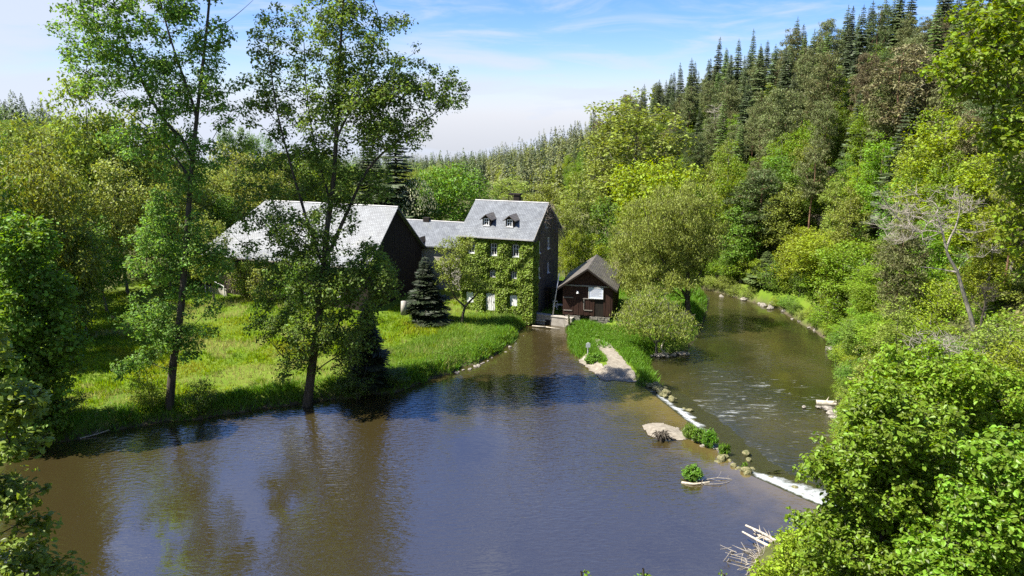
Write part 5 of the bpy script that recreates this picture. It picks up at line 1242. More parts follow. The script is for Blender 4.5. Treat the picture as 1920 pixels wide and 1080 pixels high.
    T('bush', 1890, 600, 46, 75, 'olive bush on the steep bank under the ash branches', 'bush', cmat='leaf_olive', k=1)
    T('bush', 1900, 520, 53, 70, 'olive bush at the steep edge of the slope beside the snag', 'bush', cmat='leaf_olive', k=0)
    T('bush', 1860, 600, 47, 60, 'mid green bush low on the slope below the snag', 'bush', cmat='leaf_mid', k=1)
    T('bush', 1915, 640, 42, 75, 'yellow green bush above the near corner tree', 'bush', cmat='leaf_yellow', k=0)
    T('tall', 1860, 250, 62, 70, 'yellow green tree under the ash branches', cmat='leaf_yellow', k=0)
    T('bush', 1850, 500, 60, 66, 'yellow green bush right of the dead tree', 'bush', cmat='leaf_yellow', k=0)
    T('bush', 1690, 440, 84, 60, 'olive bush on the slope above the dead tree', 'bush', cmat='leaf_olive', k=1)
    T('bush', 1600, 400, 98, 50, 'green bush beside the crag', 'bush', cmat='leaf_bright', k=0)
    T('pine', 1722, 85, 92, 70, 'brownish pine with bare reddish trunk on the steep slope', cmat='needle_brown', k=1)
build_named_trees()
def build_bank_bushes():
    rr = random.Random(88); pts = np.array(RIVR_RAW[2:10])
    seg = np.hypot(*np.diff(pts, axis=0).T); S = np.concatenate([[0], np.cumsum(seg)]); s = 0.5
    while s < S[-1]-6:
        x = float(np.interp(s, S, pts[:,0])); y = float(np.interp(s, S, pts[:,1])); x2 = float(np.interp(s+0.5, S, pts[:,0])); y2 = float(np.interp(s+0.5, S, pts[:,1]))
        d = np.array([x2-x, y2-y]); d /= np.linalg.norm(d)+1e-9; nrm = np.array([-d[1], d[0]])
        if sdf(np.array([x+nrm[0]]), np.array([y+nrm[1]]), RIVER)[0] < 0: nrm = -nrm
        for off, hh, gap in ((rr.uniform(0.2, 0.9), rr.uniform(1.3, 2.6), 0), (rr.uniform(1.6, 3.0), rr.uniform(2.8, 5.2), 1)):
            if rr.random() < 0.14: continue
            q = np.array([x, y])+nrm*off; k = rr.choice(['bush', 'bush', 'broad'] if gap else ['bush']); h0, r0 = PH[k]
            cm = rr.choice(['leaf_bright', 'leaf_bright', 'leaf_yellow', 'leaf_mid', 'leaf_olive']); tone = {'leaf_mid': 'mid green', 'leaf_bright': 'fresh green', 'leaf_yellow': 'yellow green', 'leaf_olive': 'olive'}[cm]
            where = 'at the far river bend' if y > 100 else ('along the pale bank stones' if y > 84 else ('near the pair of rocks' if y > 72 else 'near the stranded log'))
            lab = f"{'taller' if gap else 'low'} {tone} bush overhanging the right bank {where}"
            sr = (rr.uniform(1.5, 2.3) if gap else rr.uniform(1.1, 1.7))/r0*1.05
            place(rr.choice(PR[k]), (q[0], q[1], gz(q[0], q[1])-0.25), sr, hh/h0, rr.uniform(0, 6.28), lab, 'bush', 'bushes '+lab.split(' bush ')[1], M[cm], None, 'bush')
        s += rr.uniform(1.5, 2.5)
build_bank_bushes()

# the wooded hillside: every tree of the near part its own object
def build_hillside():
    rng = np.random.default_rng(9); rr = random.Random(19)
    pts = []; tries = 0
    keepout = [(x, y, r) for x, y, r in ()]
    while tries < 60000 and len(pts) < 560:
        tries += 1
        y = 52+ (rng.uniform()**1.15)*215; x = rng.uniform(-5, 92)
        fx = float(np.interp(y, FY, FX)); cx = float(np.interp(y, CY_, CX_))
        if x < fx+2.5 or x > cx+14: continue
        if x/y > 0.78: continue
        sep = 3.0 if y < 130 else 3.1+0.010*(y-130)
        if pts and min((x-a)**2+(y-b)**2 for a, b, _ in pts) < sep*sep: continue
        pts.append((x, y, (x-fx)/(cx-fx)))
    XY = np.array([(a, b) for a, b, _ in pts]); ZZ = ground_z(XY[:,0], XY[:,1])
    n_of = {}
    LAB = {'spruce': ('dark spruce among the conifers on the steep wooded hillside', 'spruces on the wooded hillside'),
           'pine': ('olive brown pine among the conifers on the steep wooded hillside', 'pines on the wooded hillside'),
           'larch': ('light green larch among the dark conifers on the hillside', 'larches on the wooded hillside'),
           'tall': ('fresh green leafy tree among the conifers on the hillside', 'leafy trees on the wooded hillside'),
           'bush': ('leafy bush between the trees low on the hillside', 'bushes low on the wooded hillside')}
    for (x, y, t), z in zip(pts, ZZ):
        u = rr.random()
        if t > 0.8: k = 'spruce' if u < 0.70 else ('pine' if u < 0.94 else 'larch')
        elif t > 0.4: k = 'spruce' if u < 0.36 else ('pine' if u < 0.64 else ('larch' if u < 0.76 else 'tall'))
        elif t > 0.18: k = 'pine' if u < 0.32 else ('tall' if u < 0.66 else ('larch' if u < 0.74 else ('bush' if u < 0.9 else 'spruce')))
        else: k = 'tall' if u < 0.45 else ('bush' if u < 0.9 else 'pine')
        h = {'spruce': rr.uniform(9.5, 20), 'pine': rr.uniform(10.5, 17), 'larch': rr.uniform(12, 17), 'tall': rr.uniform(8, 13), 'bush': rr.uniform(2.5, 5)}[k]
        if y < 82 and k in ('spruce', 'larch'): k = 'tall'
        if y < 75 and k not in ('bush',): h *= 0.8
        h0, r0 = PH[k]
        cm = {'spruce': rr.choice(['needle_dark', 'needle_dark', 'needle_green']), 'pine': rr.choice(['needle_pine', 'needle_pine', 'needle_pine', 'needle_pine', 'needle_green', 'needle_green', 'needle_brown']), 'larch': 'needle_larch',
              'tall': rr.choice(['leaf_mid', 'leaf_bright', 'leaf_yellow', 'leaf_olive', 'leaf_bright']), 'bush': rr.choice(['leaf_bright', 'leaf_yellow', 'leaf_mid', 'leaf_olive'])}[k]
        sr = h/h0*rr.uniform(0.85, 1.2)
        if k == 'tall': sr *= 1.1
        if k == 'pine': sr *= 0.86; h *= 1.05
        if k == 'spruce' and t > 0.6: sr *= 0.85
        size = {True: 'tall', False: 'short'}[h > 15] if k not in ('bush', 'tall') else {True: 'large', False: 'small'}[h > (10.5 if k == 'tall' else 3.7)]
        tone = {'needle_dark': 'very dark', 'needle_green': 'dark green', 'needle_pine': 'olive', 'needle_brown': 'rusty brown', 'needle_larch': 'light green', 'leaf_mid': 'mid green', 'leaf_bright': 'fresh green', 'leaf_yellow': 'yellow green', 'leaf_olive': 'olive'}[cm]
        where = 'on the skyline of the hillside' if t > 0.85 else ('high on the hillside' if t > 0.6 else ('halfway up the hillside' if t > 0.3 else 'low on the hillside'))
        along_ = 'above the rapids' if y < 75 else ('above the bank stones' if y < 95 else ('over the river bend' if y < 125 else ('behind the willow' if y < 165 else 'far down the valley')))
        noun = {'spruce': 'spruce', 'pine': 'pine', 'larch': 'larch', 'tall': 'leafy tree', 'bush': 'bush'}[k]
        lab = f'{size} {tone} {noun} {where} {along_}'; plural = {'spruce': 'spruces', 'pine': 'pines', 'larch': 'larches', 'tall': 'leafy trees', 'bush': 'bushes'}[k]; LAB[k] = (lab, f'{size} {tone} {plural} {where} {along_}')
        place(rr.choice(PR[k]), (x, y, float(z)-0.3), sr, h/h0, rr.uniform(0, 6.28), LAB[k][0], 'bush' if k == 'bush' else 'tree', LAB[k][1], M[cm])
    # the forest further down the valley reads as one mass: low trees merged
    V, Fs, off = [], [], 0
    def cone_tree(rng, h, r, n):
        t = rng.uniform(0, 1, n)**0.75; a = rng.uniform(0, 6.28, n); rad = r*(1-t)**0.8*rng.uniform(0.55, 1.05, n)+0.1
        pos = np.stack([np.cos(a)*rad, np.sin(a)*rad, h*(0.06+0.94*t)], -1)
        ax = np.stack([np.cos(a), np.sin(a), np.full(n, -0.55)], -1)+rng.normal(size=(n,3))*0.2
        return leaf_cards(rng, pos, np.clip(r*0.62*(1-t)+0.55, 0.5, 2.2), np.tile([0,0,1.0], (n,1))+ax*0.4+rng.normal(size=(n,3))*0.25, 0.5, 'diamond', ax)
    def ball_tree(rng, h, r, n):
        d = rng.normal(size=(n,3)); d /= np.linalg.norm(d, axis=1, keepdims=True)
        pos = d*np.array([r,r,h*0.42])*rng.uniform(0.6, 1.08, (n,1))*(0.8+0.4*rng.uniform(size=(n,1)))+np.array([0,0,h*0.56])
        return leaf_cards(rng, pos, rng.uniform(0.6, 1.2, n), d+rng.normal(size=(n,3))*0.5+np.array([0,0,0.5]), 0.7)
    def mass(name, pts, mats, kind='stuff'):
        bag = {m: [[], [], 0] for m in mats}
        zz = ground_z(pts[:,0], pts[:,1])
        for (x, y), z in zip(pts, zz):
            u = rng.uniform(); con = u < 0.72
            m = mats[0] if u < 0.35 else (mats[1] if con else mats[2])
            n = int(np.clip(95-0.09*y, 40, 95))*2
            h = rng.uniform(11, 19) if con else rng.uniform(8, 13)
            v, f = (cone_tree if con else ball_tree)(rng, h, rng.uniform(2.0, 3.4), n)
            b = bag[m]; b[0].append(v+np.array([x, y, z-0.3])); b[1].append(f+b[2]); b[2] += len(v)
        Vs, Fs_, mi, o = [], [], [], 0
        for i, m in enumerate(mats):
            if not bag[m][0]: continue
            v = np.concatenate(bag[m][0]); f = np.concatenate(bag[m][1]); Vs.append(v); Fs_.append(f+o); mi.append(np.full(len(f), i, dtype=np.int32)); o += len(v)
        me = mesh_np(name, np.concatenate(Vs), [np.concatenate(Fs_)])
        for m in mats: me.materials.append(M[m])
        me.polygons.foreach_set('material_index', np.concatenate(mi))
        ob = link(name, me); tag(ob, kind=kind); return ob
    far = []
    for _ in range(16000):
        y = 225+rng.uniform()**1.2*640; fx = float(np.interp(y, FY, FX)); cx = float(np.interp(y, CY_, CX_)); x = rng.uniform(fx-14, cx+26)
        if y < 268 and (x-fx)/(cx-fx) > 0 and x < cx+9 and y < 262: continue
        if x/y > 0.35: continue
        sep = 4.8+0.004*(y-225)
        if far and min((x-a)**2+(y-b)**2 for a, b in far[-500:]) < sep*sep: continue
        far.append((x, y))
        if len(far) > 1000: break
    tag(mass('far_hillside_forest', np.array(far), ['needle_dark', 'needle_pine', 'leaf_olive']), 'conifer forest on the hillside running down the valley', 'forest')
    val = []
    for _ in range(24000):
        y = 255+rng.uniform()**1.3*600; x = rng.uniform(-560, -10)
        if x/y < -0.72 or x > float(np.interp(y, FY, FX))-10: continue
        if -345 < x < -215 and 440 < y < 580 and x/y < -0.63: continue
        if val and min((x-a)**2+(y-b)**2 for a, b in val[-400:]) < 49: continue
        val.append((x, y))
        if len(val) > 1300: break
    tag(mass('far_valley_forest', np.array(val), ['needle_dark', 'needle_green', 'leaf_alder']), 'bluish forest closing the valley behind the mill', 'forest')
    wl = []
    for _ in range(5000):
        y = rng.uniform(86, 300); x = rng.uniform(-190, -18)
        if x/y < -0.82: continue
        if y < 108 and x > -60: continue
        if y < 126 and x > -40: continue
        if wl and min((x-a)**2+(y-b)**2 for a, b in wl) < 36: continue
        wl.append((x, y))
        if len(wl) > 230: break
    XY = np.array(wl); ZZ = ground_z(XY[:,0], XY[:,1])
    for (x, y), z in zip(wl, ZZ):
        k = rr.choice(['broad', 'broad', 'tall']); h0, r0 = PH[k]; lim = CAMH+(-0.012 if x/y > -0.62 else -0.004)*y-z if x/y < -0.3 else CAMH-0.035*y-z
        cm = rr.choice(['leaf_olive', 'leaf_mid', 'leaf_alder', 'leaf_olive']); tone = {'leaf_olive': 'olive', 'leaf_mid': 'mid green', 'leaf_alder': 'grey green'}[cm]
        px = 960+FPX*x/y*1.03; where = 'west of the leaning tree' if px < 200 else ('beyond the leaning tree' if px < 440 else ('beyond the barn roof' if px < 700 else 'beyond the linking roof'))
        row = 'front rows' if y < 135 else ('middle rows' if y < 200 else 'back rows'); form = 'slender' if k == 'tall' else 'rounded'
        h = min(rr.uniform(9, 13), max(5.0, lim)); place(rr.choice(PR[k]), (x, y, float(z)-0.3), h/h0*rr.uniform(1.0, 1.35), h/h0, rr.uniform(0, 6.28), f'{form} {tone} tree in the {row} of the wood {where}', 'tree', f'{form} {tone} trees in the {row} {where}', M[cm])
    # firs along the far field on the western skyline
    fld = []
    for k in range(16): fld.append((-300+k*3.4+rng.normal()*0.8, 470+rng.normal()*3))
    XY = np.array(fld); ZZ = ground_z(XY[:,0], XY[:,1])
    for (x, y), z in zip(fld, ZZ):
        h = rr.uniform(4.0, 6.5); place(rr.choice(PR['spruce']), (x, y, float(z)-0.2), h/18*1.1, h/18, rr.uniform(0, 6), 'tiny dark fir in the row along the far field', 'tree', 'firs along the far field', M['needle_dark'])
build_hillside()

# dead trees on the near slope
def build_dead():
    rng = np.random.default_rng(31)
    def dead(name, label, seeds, ells, n, sep, seed, tip=0.014, twigs=5, mat='deadwood'):
        rg = np.random.default_rng(seed); base = np.array(seeds[0][0][0]); root = empty(name, base, 0, label, 'tree')
        C = sample_clumps(rg, ells, n, sep); R = rg.uniform(0.6, 1.3, len(C))
        t = grow(rg, [([np.array(p)-base for p in pts], a, b) for pts, a, b in seeds], C-base, tip, 0.5, twigs+3, R, 0.16, -0.4, 0.42, 0.4)
        t.name = 'trunk'; link('trunk', t, root, M[mat])
    Y = 52
    dead('dead_tree', 'bleached dead tree with spreading bare branches on the slope', [(chain(Y, (1832,650),(1822,600),(1805,545),(1795,510),(1778,480),(1768,440),(1755,400)), 0.22, 0.05), (chain(Y, (1772,462),(1790,430),(1800,390),(1795,350), dy=-.2), 0.09, 0.02), (chain(Y, (1795,512),(1765,505),(1725,500), dy=.2), 0.07, 0.02)],
         [E(1740,400,Y,70,50), E(1790,390,Y,50,50), E(1700,440,Y,50,35), E(1830,450,Y,40,40)], 90, 0.35, 41)
    dead('snag', 'short broken snag right of the bleached dead tree', [(chain(50, (1868,668),(1845,625),(1840,600),(1848,565),(1838,535)), 0.17, 0.03)], [E(1845,560,50,25,35)], 12, 0.3, 42, mat='bark_dark')
    dead('fallen_branches', 'heap of bare fallen branches at the foot of the dead tree', [(chain(47, (1830,690),(1790,660),(1740,650),(1690,625)), 0.10, 0.02)], [E(1770,660,47,80,30), E(1730,690,47,50,25)], 60, 0.3, 43)
    dead('dead_pine', 'leaning dead pine on the slope over the bushes', [(chain(72, (1745,490),(1700,430),(1665,385),(1640,350)), 0.16, 0.03)], [E(1680,400,72,50,40), E(1720,470,72,40,40)], 50, 0.4, 44)
    dead('bare_tree', 'grey leafless tree among the conifers near the skyline', [(chain(150, (1345,300),(1342,250),(1338,200)), 0.2, 0.03)], [E(1340,235,150,22,38)], 60, 0.6, 45, 0.03)
build_dead()

# ================================================================== GROUND PLANTS
def scatter_grass():
    rng = np.random.default_rng(3)
    def blades(n, box, cond, hgt, wid, name, mat, lean=0.35, label=None, cat='grass', per=3, spread=0.08):
        x = rng.uniform(box[0], box[1], n); y = rng.uniform(box[2], box[3], n)
        k = cond(x, y); x, y = x[k], y[k]; z = ground_z(x, y)
        x = np.repeat(x, per)+rng.normal(size=len(x)*per)*spread; y = np.repeat(y, per)+rng.normal(size=len(y)*per)*spread; z = np.repeat(z, per)
        m = len(x); pos = np.stack([x, y, z-0.03], -1); ax = rng.normal(size=(m,3))*lean; ax[:,2] = 1.0
        lv = leaf_cards(rng, pos, hgt*rng.uniform(0.5, 1.3, m)*(0.6+0.8*vnoise(x, y, 2.2, 21)), rng.normal(size=(m,3))*np.array([1,1,0.1]), wid, 'tri', ax)
        o = link(name, mesh_np(name, lv[0], [lv[1]]), None, M[mat]); return tag(o, label, cat, kind='stuff')
    def meadow(x, y):
        d = sdf(x, y, POND); lx = (x-BL[0])*UX[0]+(y-BL[1])*UX[1]; ly = (x-BL[0])*VX[0]+(y-BL[1])*VX[1]
        return (d > 0.25) & (x < 3.5) & ~((ly > -0.5) & (lx > -5) & (lx < 22.5)) & ~(((x-MC[0])*UX[0]+(y-MC[1])*UX[1] < 0.5) & ((x-MC[0])*VX[0]+(y-MC[1])*VX[1] > -0.25) & ((x-MC[0])*UX[0]+(y-MC[1])*UX[1] > -10)) & (y < 100) & (rng.uniform(size=len(x)) < np.clip(95/np.maximum(y, 40)-0.35, 0.25, 1))
    dryf = lambda x, y: vnoise(x, y, 4.5, 41)*0.6+vnoise(x, y, 1.6, 42)*0.4
    blades(78000, (-52, 3.5, 50, 100), lambda x, y: meadow(x, y) & (dryf(x, y) < 0.62), 0.34, 0.22, 'meadow_grass', 'grass', 0.4, 'bright green meadow grass on the left bank')
    blades(26000, (-45, 3, 54, 92), lambda x, y: meadow(x, y) & (dryf(x, y) > 0.585), 0.48, 0.10, 'dry_grass', 'grass_dry', 0.3, 'pale dry grass patches in the meadow')
    # taller rough growth along the bank
    def edge(x, y):
        d = sdf(x, y, POND); return (d > 0.05) & (d < 2.4) & (x < 3.0)
    blades(60000, (-38, 3, 50, 90), edge, 0.55, 0.13, 'bank_grass', 'weed', 0.55, 'taller rough grass hanging over the pond bank')
    blades(26000, (-14, 3, 62, 86), lambda x, y: meadow(x, y) & (sdf(x, y, POND) < 7), 0.42, 0.12, 'tall_grass', 'reed', 0.4, 'tall pale grass in front of the mill')
    path = xy((1118,640),(1145,652),(1160,672),(1188,702),(1192,713),(1128,708),(1085,672),(1100,668),(1135,695),(1142,680),(1120,655), z=0.2)
    def spit(x, y):
        dp = np.minimum(sdf(x, y, POND), sdf(x, y, RIVER)); return (sdf(x, y, SPIT) < 0.6) & (dp > 0.02) & (sdf(x, y, path) > 0.4)
    blades(40000, (3, 20, 60, 90), spit, 0.5, 0.14, 'spit_weeds', 'weed', 0.5, 'lush green weeds on the spit beside the race', 'weeds', 4, 0.15)
    blades(16000, (5, 28, 74, 106), lambda x, y: (np.minimum(sdf(x, y, POND), sdf(x, y, RIVER)) > 0.3) & (x < 26), 0.5, 0.14, 'island_grass', 'weed', 0.5, 'green grass on the island around shed and willow')
    # leafy weeds in the meadow and on the spit
    n = 900; x = rng.uniform(-34, 3, n*3); y = rng.uniform(52, 90, n*3); d = sdf(x, y, POND); k = (d > 0.2) & (d < 3.2); x, y = x[k][:n], y[k][:n]; z = ground_z(x, y)
    C = np.stack([x, y, z+0.18], -1); (V, Fq), _, _ = clump_leaves(rng, C, rng.uniform(0.15, 0.42, len(C)), 260, 0.13, 0.8, 0.8)
    tag(link('bank_weeds', mesh_np('bank_weeds', V, [Fq]), None, M['weed']), 'leafy weeds along the pond bank', 'weeds', kind='stuff')
    n = 650; x = rng.uniform(5, 18, n*6); y = rng.uniform(60, 88, n*6); k = spit(x, y); x, y = x[k][:n], y[k][:n]; z = ground_z(x, y)
    C = np.stack([x, y, z+0.2], -1); (V, Fq), _, _ = clump_leaves(rng, C, rng.uniform(0.15, 0.36, len(C)), 260, 0.12, 0.9, 0.8)
    tag(link('spit_leafy_weeds', mesh_np('spit_leafy_weeds', V, [Fq]), None, M['weed']), 'leafy nettles crowding the spit', 'weeds', kind='stuff')
    # undergrowth on the steep bank and hillside
    for nm, mat, n, box, r, per, size, lab in (('slope_undergrowth', 'leaf_bright', 3600, (12, 74, 28, 118), (0.4, 1.0), 70, 0.22, 'low green undergrowth covering the steep bank'),
                                            ('dry_undergrowth', 'grass_dry', 420, (20, 74, 34, 150), (0.4, 0.9), 60, 0.24, 'dry brown scrub between the trees on the slope'),
                                            ('olive_undergrowth', 'leaf_olive', 1500, (20, 80, 34, 150), (0.5, 1.2), 50, 0.26, 'olive scrub between the trees on the slope')):
        x = rng.uniform(box[0], box[1], n*4); y = rng.uniform(box[2], box[3], n*4); fx = np.interp(y, FY, FX); wv = np.minimum(sdf(x, y, POND), sdf(x, y, RIVER))
        k = (x > fx+0.2) & (wv > 0.7) & (x/y < 0.8); x, y = x[k][:n], y[k][:n]; z = ground_z(x, y)
        C = np.stack([x, y, z+0.2], -1); (V, Fq), _, _ = clump_leaves(rng, C, rng.uniform(*r, len(C)), per, size, 0.7, 0.8)
        tag(link(nm, mesh_np(nm, V, [Fq]), None, M[mat]), lab, 'undergrowth', kind='stuff')
    # far field strip
    fx = np.linspace(-420, -235, 30); fy = np.linspace(474, 560, 12); X, Y = np.meshgrid(fx, fy); Z = ground_z(X, Y)+0.25
    idx = np.arange(X.size).reshape(X.shape); Fq = np.stack([idx[:-1,:-1], idx[:-1,1:], idx[1:,1:], idx[1:,:-1]], -1).reshape(-1, 4)
    tag(link('distant_field', mesh_np('distant_field', np.stack([X,Y,Z], -1).reshape(-1,3), [Fq], True), None, solid_mat('field_earth', (0.20,0.19,0.19), (0.28,0.26,0.25), 0.05)), kind='structure')
scatter_grass()

# bushes, stones, logs on the weir and the banks
def stone_mesh(seed):
    rng = np.random.default_rng(seed); bpy_me = bpy.data.meshes.new('stone')
    import bmesh
    bm = bmesh.new(); bmesh.ops.create_icosphere(bm, subdivisions=2, radius=1.0)
    dirs = rng.normal(size=(9,3)); dirs /= np.linalg.norm(dirs, axis=1, keepdims=True); h = rng.uniform(0.62, 0.95, 9)
    for v in bm.verts:
        c = np.array(v.co); c /= np.linalg.norm(c); s = 1.0
        for d, hh in zip(dirs, h):
            q = c @ d
            if q > 1e-3: s = min(s, hh/q)
        v.co = Vector(c*s*(1+rng.normal()*0.02))
    bm.to_mesh(bpy_me); bm.free(); return bpy_me
STONES = [stone_mesh(s) for s in range(6)]
rs = random.Random(12)
def stone(p, size, label, group=None, mat='stone', flat=0.55, sink=0.25, cat='stone', name='stone'):
    o = link(name, rs.choice(STONES)); 
    if len(o.data.materials) == 0: o.data.materials.append(M['stone'])
    o.material_slots[0].link = 'OBJECT'; o.material_slots[0].material = M[mat]
    sx = size*rs.uniform(0.8, 1.3); sy = size*rs.uniform(0.7, 1.1); sz = size*flat*rs.uniform(0.8, 1.2)
    o.location = (float(p[0]), float(p[1]), float(p[2])+sz*(1-2*sink)); o.scale = (sx, sy, sz); o.rotation_euler = (rs.uniform(-.15,.15), rs.uniform(-.15,.15), rs.uniform(0, 6.28))
    return tag(o, label, cat, group)
def along(pts, n, jit, z):
    a = np.array(pts); seg = np.hypot(*np.diff(a, axis=0).T); S = np.concatenate([[0], np.cumsum(seg)])
    for k in range(n):
        s = (k+rs.uniform(0.1, 0.9))/n*S[-1]; yield (float(np.interp(s, S, a[:,0]))+rs.gauss(0, jit), float(np.interp(s, S, a[:,1]))+rs.gauss(0, jit), z)
def build_details():
    for p in along(xy((1350,551),(1400,561),(1460,582),(1500,600),(1555,632), z=ZR), 24, 0.5, ZR-0.08): stone(p, 0.25+0.75*rs.random()**2.2, 'pale stone at the water line below the bushes of the far bank', 'pale stones along the far riverbank')
    for p in along(xy((1218,668),(1245,667),(1290,664), z=ZR), 16, 0.22, ZR): stone(p, rs.uniform(0.2, 0.45), 'grey stone on the shore under the willow bush', 'stones on the island shore')
    for p in along(xy((1212,716),(1228,724),(1242,738),(1252,748), z=0.1), 18, 0.3, -0.06): stone(p, rs.uniform(0.22, 0.5), 'lichen yellow block at the tip of the spit', 'yellow blocks at the tip of the spit', 'stone_moss', 0.75)
    for p in along(xy((1340,852),(1365,868),(1395,886),(1415,893), z=0.0), 15, 0.25, -0.12): stone(p, 0.14+0.34*rs.random()**1.5, 'mossy block on the weir crest above the white water', 'mossy blocks on the weir crest', 'stone_moss', 0.7)
    for p in along(xy((1280,800),(1300,820),(1335,845), z=0.0), 12, 0.2, -0.1): stone(p, rs.uniform(0.15, 0.3), 'small stone among the weir clumps', 'small stones among the weir clumps', 'stone', 0.6)
    for p in along([(x+1.1, y+0.3) for x, y in CREST[1:6]], 34, 0.5, -0.34): stone(p, 0.10+0.32*rs.random()**1.7, 'wet dark stone on the apron below the weir crest', 'wet stones on the weir apron', 'stone_moss', 0.6)
    for p in along(xy((1445,938),(1480,944), z=0), 4, 0.15, -0.5): stone(p, rs.uniform(0.3, 0.5), 'dark mossy stone splitting the white water', 'dark stones in the white water', 'stone_moss', 0.6)
    for p in along(xy((930,668),(962,645),(985,618), z=0), 7, 0.4, -0.1): stone(p, 0.12+0.28*rs.random()**1.6, 'pale stone at the meadow bank beside the race', 'stones at the race bank', 'stone')
    for p in along(xy((850,702),(890,688),(925,672), z=0), 10, 0.15, -0.02): stone(p, rs.uniform(0.12, 0.26), 'small dark stone at the foot of the meadow bank', 'small stones at the meadow bank', 'stone')
    for px, py, s in ((1073,600,0.5), (1082,606,0.42), (1092,603,0.5), (1078,612,0.35), (1065,612,0.3)): stone(P(px,py,0.3), s, 'rough pale rock piled at the end of the race wall', 'rocks at the end of the race wall', 'stone', 0.8)
    stone(P(1560,658,ZR), 0.95, 'larger flat pale rock of the pair in the shallows', None, 'stone', 0.4); stone(P(1566,669,ZR), 0.7, 'smaller flat rock just below the larger one', None, 'stone', 0.35)
    for px, py, s in ((1508,764,0.28), (1535,765,0.35), (1552,770,0.6), (1560,776,0.5), (1565,785,0.45)): stone(P(px,py,ZR), s, 'pale stone around the stranded log', 'stones around the stranded log', 'stone', 0.45)
    for px, py, Y, s in ((1512,416,99,1.5), (1530,408,100,1.3), (1545,418,98,1.2), (1500,425,99,0.9)):
        q = ground_hit(px, py); stone((q[0], q[1], q[2]-s*0.3), s, 'brown rock face of the crag above the river bend', 'rocks of the crag', 'rock', 0.9, 0.3, 'rock', 'rock')
    for px, py, Y, s in ((1560,330,112,1.2), (1565,300,115,1.0)):
        q = ground_hit(px, py); stone(q, s, 'grey rock showing between the pines on the slope', 'rocks between the hillside pines', 'rock', 0.9, 0.3, 'rock', 'rock')
    # clumps on the weir
    def tuft(px, py, rpx, rypx, label, seed, mat='weed', kind='bush', leaf=0.15, blade=False):
        b = P(px, py, 0.0); Y = b[1]; k = Y/FPX*1.03; rg = np.random.default_rng(seed); root = empty('weir_bush' if not blade else 'grass_clump', (b[0], b[1], -0.1), 0, label, 'bush' if not blade else 'grass clump')
        rx, rz = rpx*k, rypx*k
        C = sample_clumps(rg, [((0,0,rz*0.95), (rx*0.85, rx*0.75, rz*0.85))], 60, rx*0.18); R = np.full(len(C), rx*0.27)
        t = grow(rg, [([(0,0,-0.1),(0.03,0,rz*0.5),(0,0,rz)], 0.05, 0.02)], C, 0.008, 0.2, 2, R); link('stem', t, root, M['bark_grey'])
        if not blade: (V, Fq), _, _ = clump_leaves(rg, C, R, 900, leaf, 0.85, 0.8)
        else: (V, Fq), _, _ = clump_leaves(rg, C, R, 700, leaf*1.9, 1.1, 0.2, 'diamond', 0.16, -0.001)
        crown_obj((V, Fq), root, M[mat], 'leaves')
    tuft(1297, 898, 22, 17, 'round green bush standing alone in the pond', 51, leaf=0.12)
    tuft(1294, 822, 17, 18, 'upper green clump on the weir crest', 52, 'reed', blade=True)
    tuft(1310, 830, 17, 19, 'middle green clump on the weir crest', 53, 'weed', leaf=0.12)
    tuft(1330, 838, 18, 20, 'bushy green clump on the weir with grassy top', 54, 'weed', blade=True)
    tuft(1358, 851, 14, 13, 'small grassy clump at the edge of the rapids', 55, 'weed', blade=True)
    tuft(1396, 877, 6, 7, 'tiny green tuft on the mossy weir blocks', 56, 'weed', blade=True)
    tuft(1113, 682, 19, 13, 'rounded weed clump between the sign post and the path', 57, 'weed', leaf=0.13)
    # logs and drift wood
    def log(pts, r0, r1, label, mat='drift', name='log', cat='log', stubs=0, seed=0):
        VV, FF = [], []; p = catmull(pts, 0.4); rr_ = np.linspace(r0, r1, len(p)); base = p[0].copy(); tube(VV, FF, p-base, rr_, 8)
        rg = np.random.default_rng(seed)
        for k in range(stubs):
            i = rg.integers(1, len(p)-1); d = rg.normal(size=3); d[2] = abs(d[2]); d /= np.linalg.norm(d); tube(VV, FF, np.array([p[i]-base, p[i]-base+d*0.25, p[i]-base+d*rg.uniform(0.4, 0.9)+np.array([0,0,.1])]), [r1*0.5, r1*0.35, 0.01], 5)
        v = np.concatenate(VV); caps = []
        o = link(name, mesh_np(name, v, FF, True), None, M[mat]); o.location = tuple(base); tag(o, label, cat)
    log([P(1530,755,-0.55), P(1548,756,-0.5), P(1568,757,-0.45)], 0.27, 0.25, 'thick bleached log stranded at the edge of the river', stubs=2, seed=1)
    log([P(1392,997,0.55), P(1430,1018,0.6), P(1490,1048,0.7)], 0.05, 0.13, 'lower bleached drift log pointing over the pond', stubs=4, seed=2)
    log([P(1398,985,0.75), P(1440,1005,0.7), P(1492,1040,0.8)], 0.06, 0.10, 'upper bleached drift log pointing over the pond', stubs=2, seed=3)
    log([P(1415,1000,0.35), P(1440,1012,0.5), P(1470,1030,0.6)], 0.09, 0.12, 'brown drift branch between the two bleached logs', 'deadwood', stubs=4, seed=4)
    log([P(1278,905,0.0), P(1300,908,0.05), P(1330,904,0.05)], 0.10, 0.06, 'pale log at the foot of the lone pond bush', stubs=2, seed=5)
    log([P(1310,902,0.02), P(1345,896,0.1), P(1372,899,0.02)], 0.035, 0.02, 'thin drift branch trailing from the lone pond bush', 'deadwood', 'branch', 'branch', stubs=3, seed=6)
    log([P(1315,908,0.02), P(1350,907,0.08), P(1368,903,0.02)], 0.03, 0.015, 'second thin branch below the trailing one', 'deadwood', 'branch', 'branch', stubs=2, seed=7)
    log([P(1067,612,0.1), P(1067,600,1.2), P(1066,590,2.0)], 0.18, 0.10, 'pale dead stump standing at the end of the race wall', 'drift', 'stump', 'stump', stubs=5, seed=8)
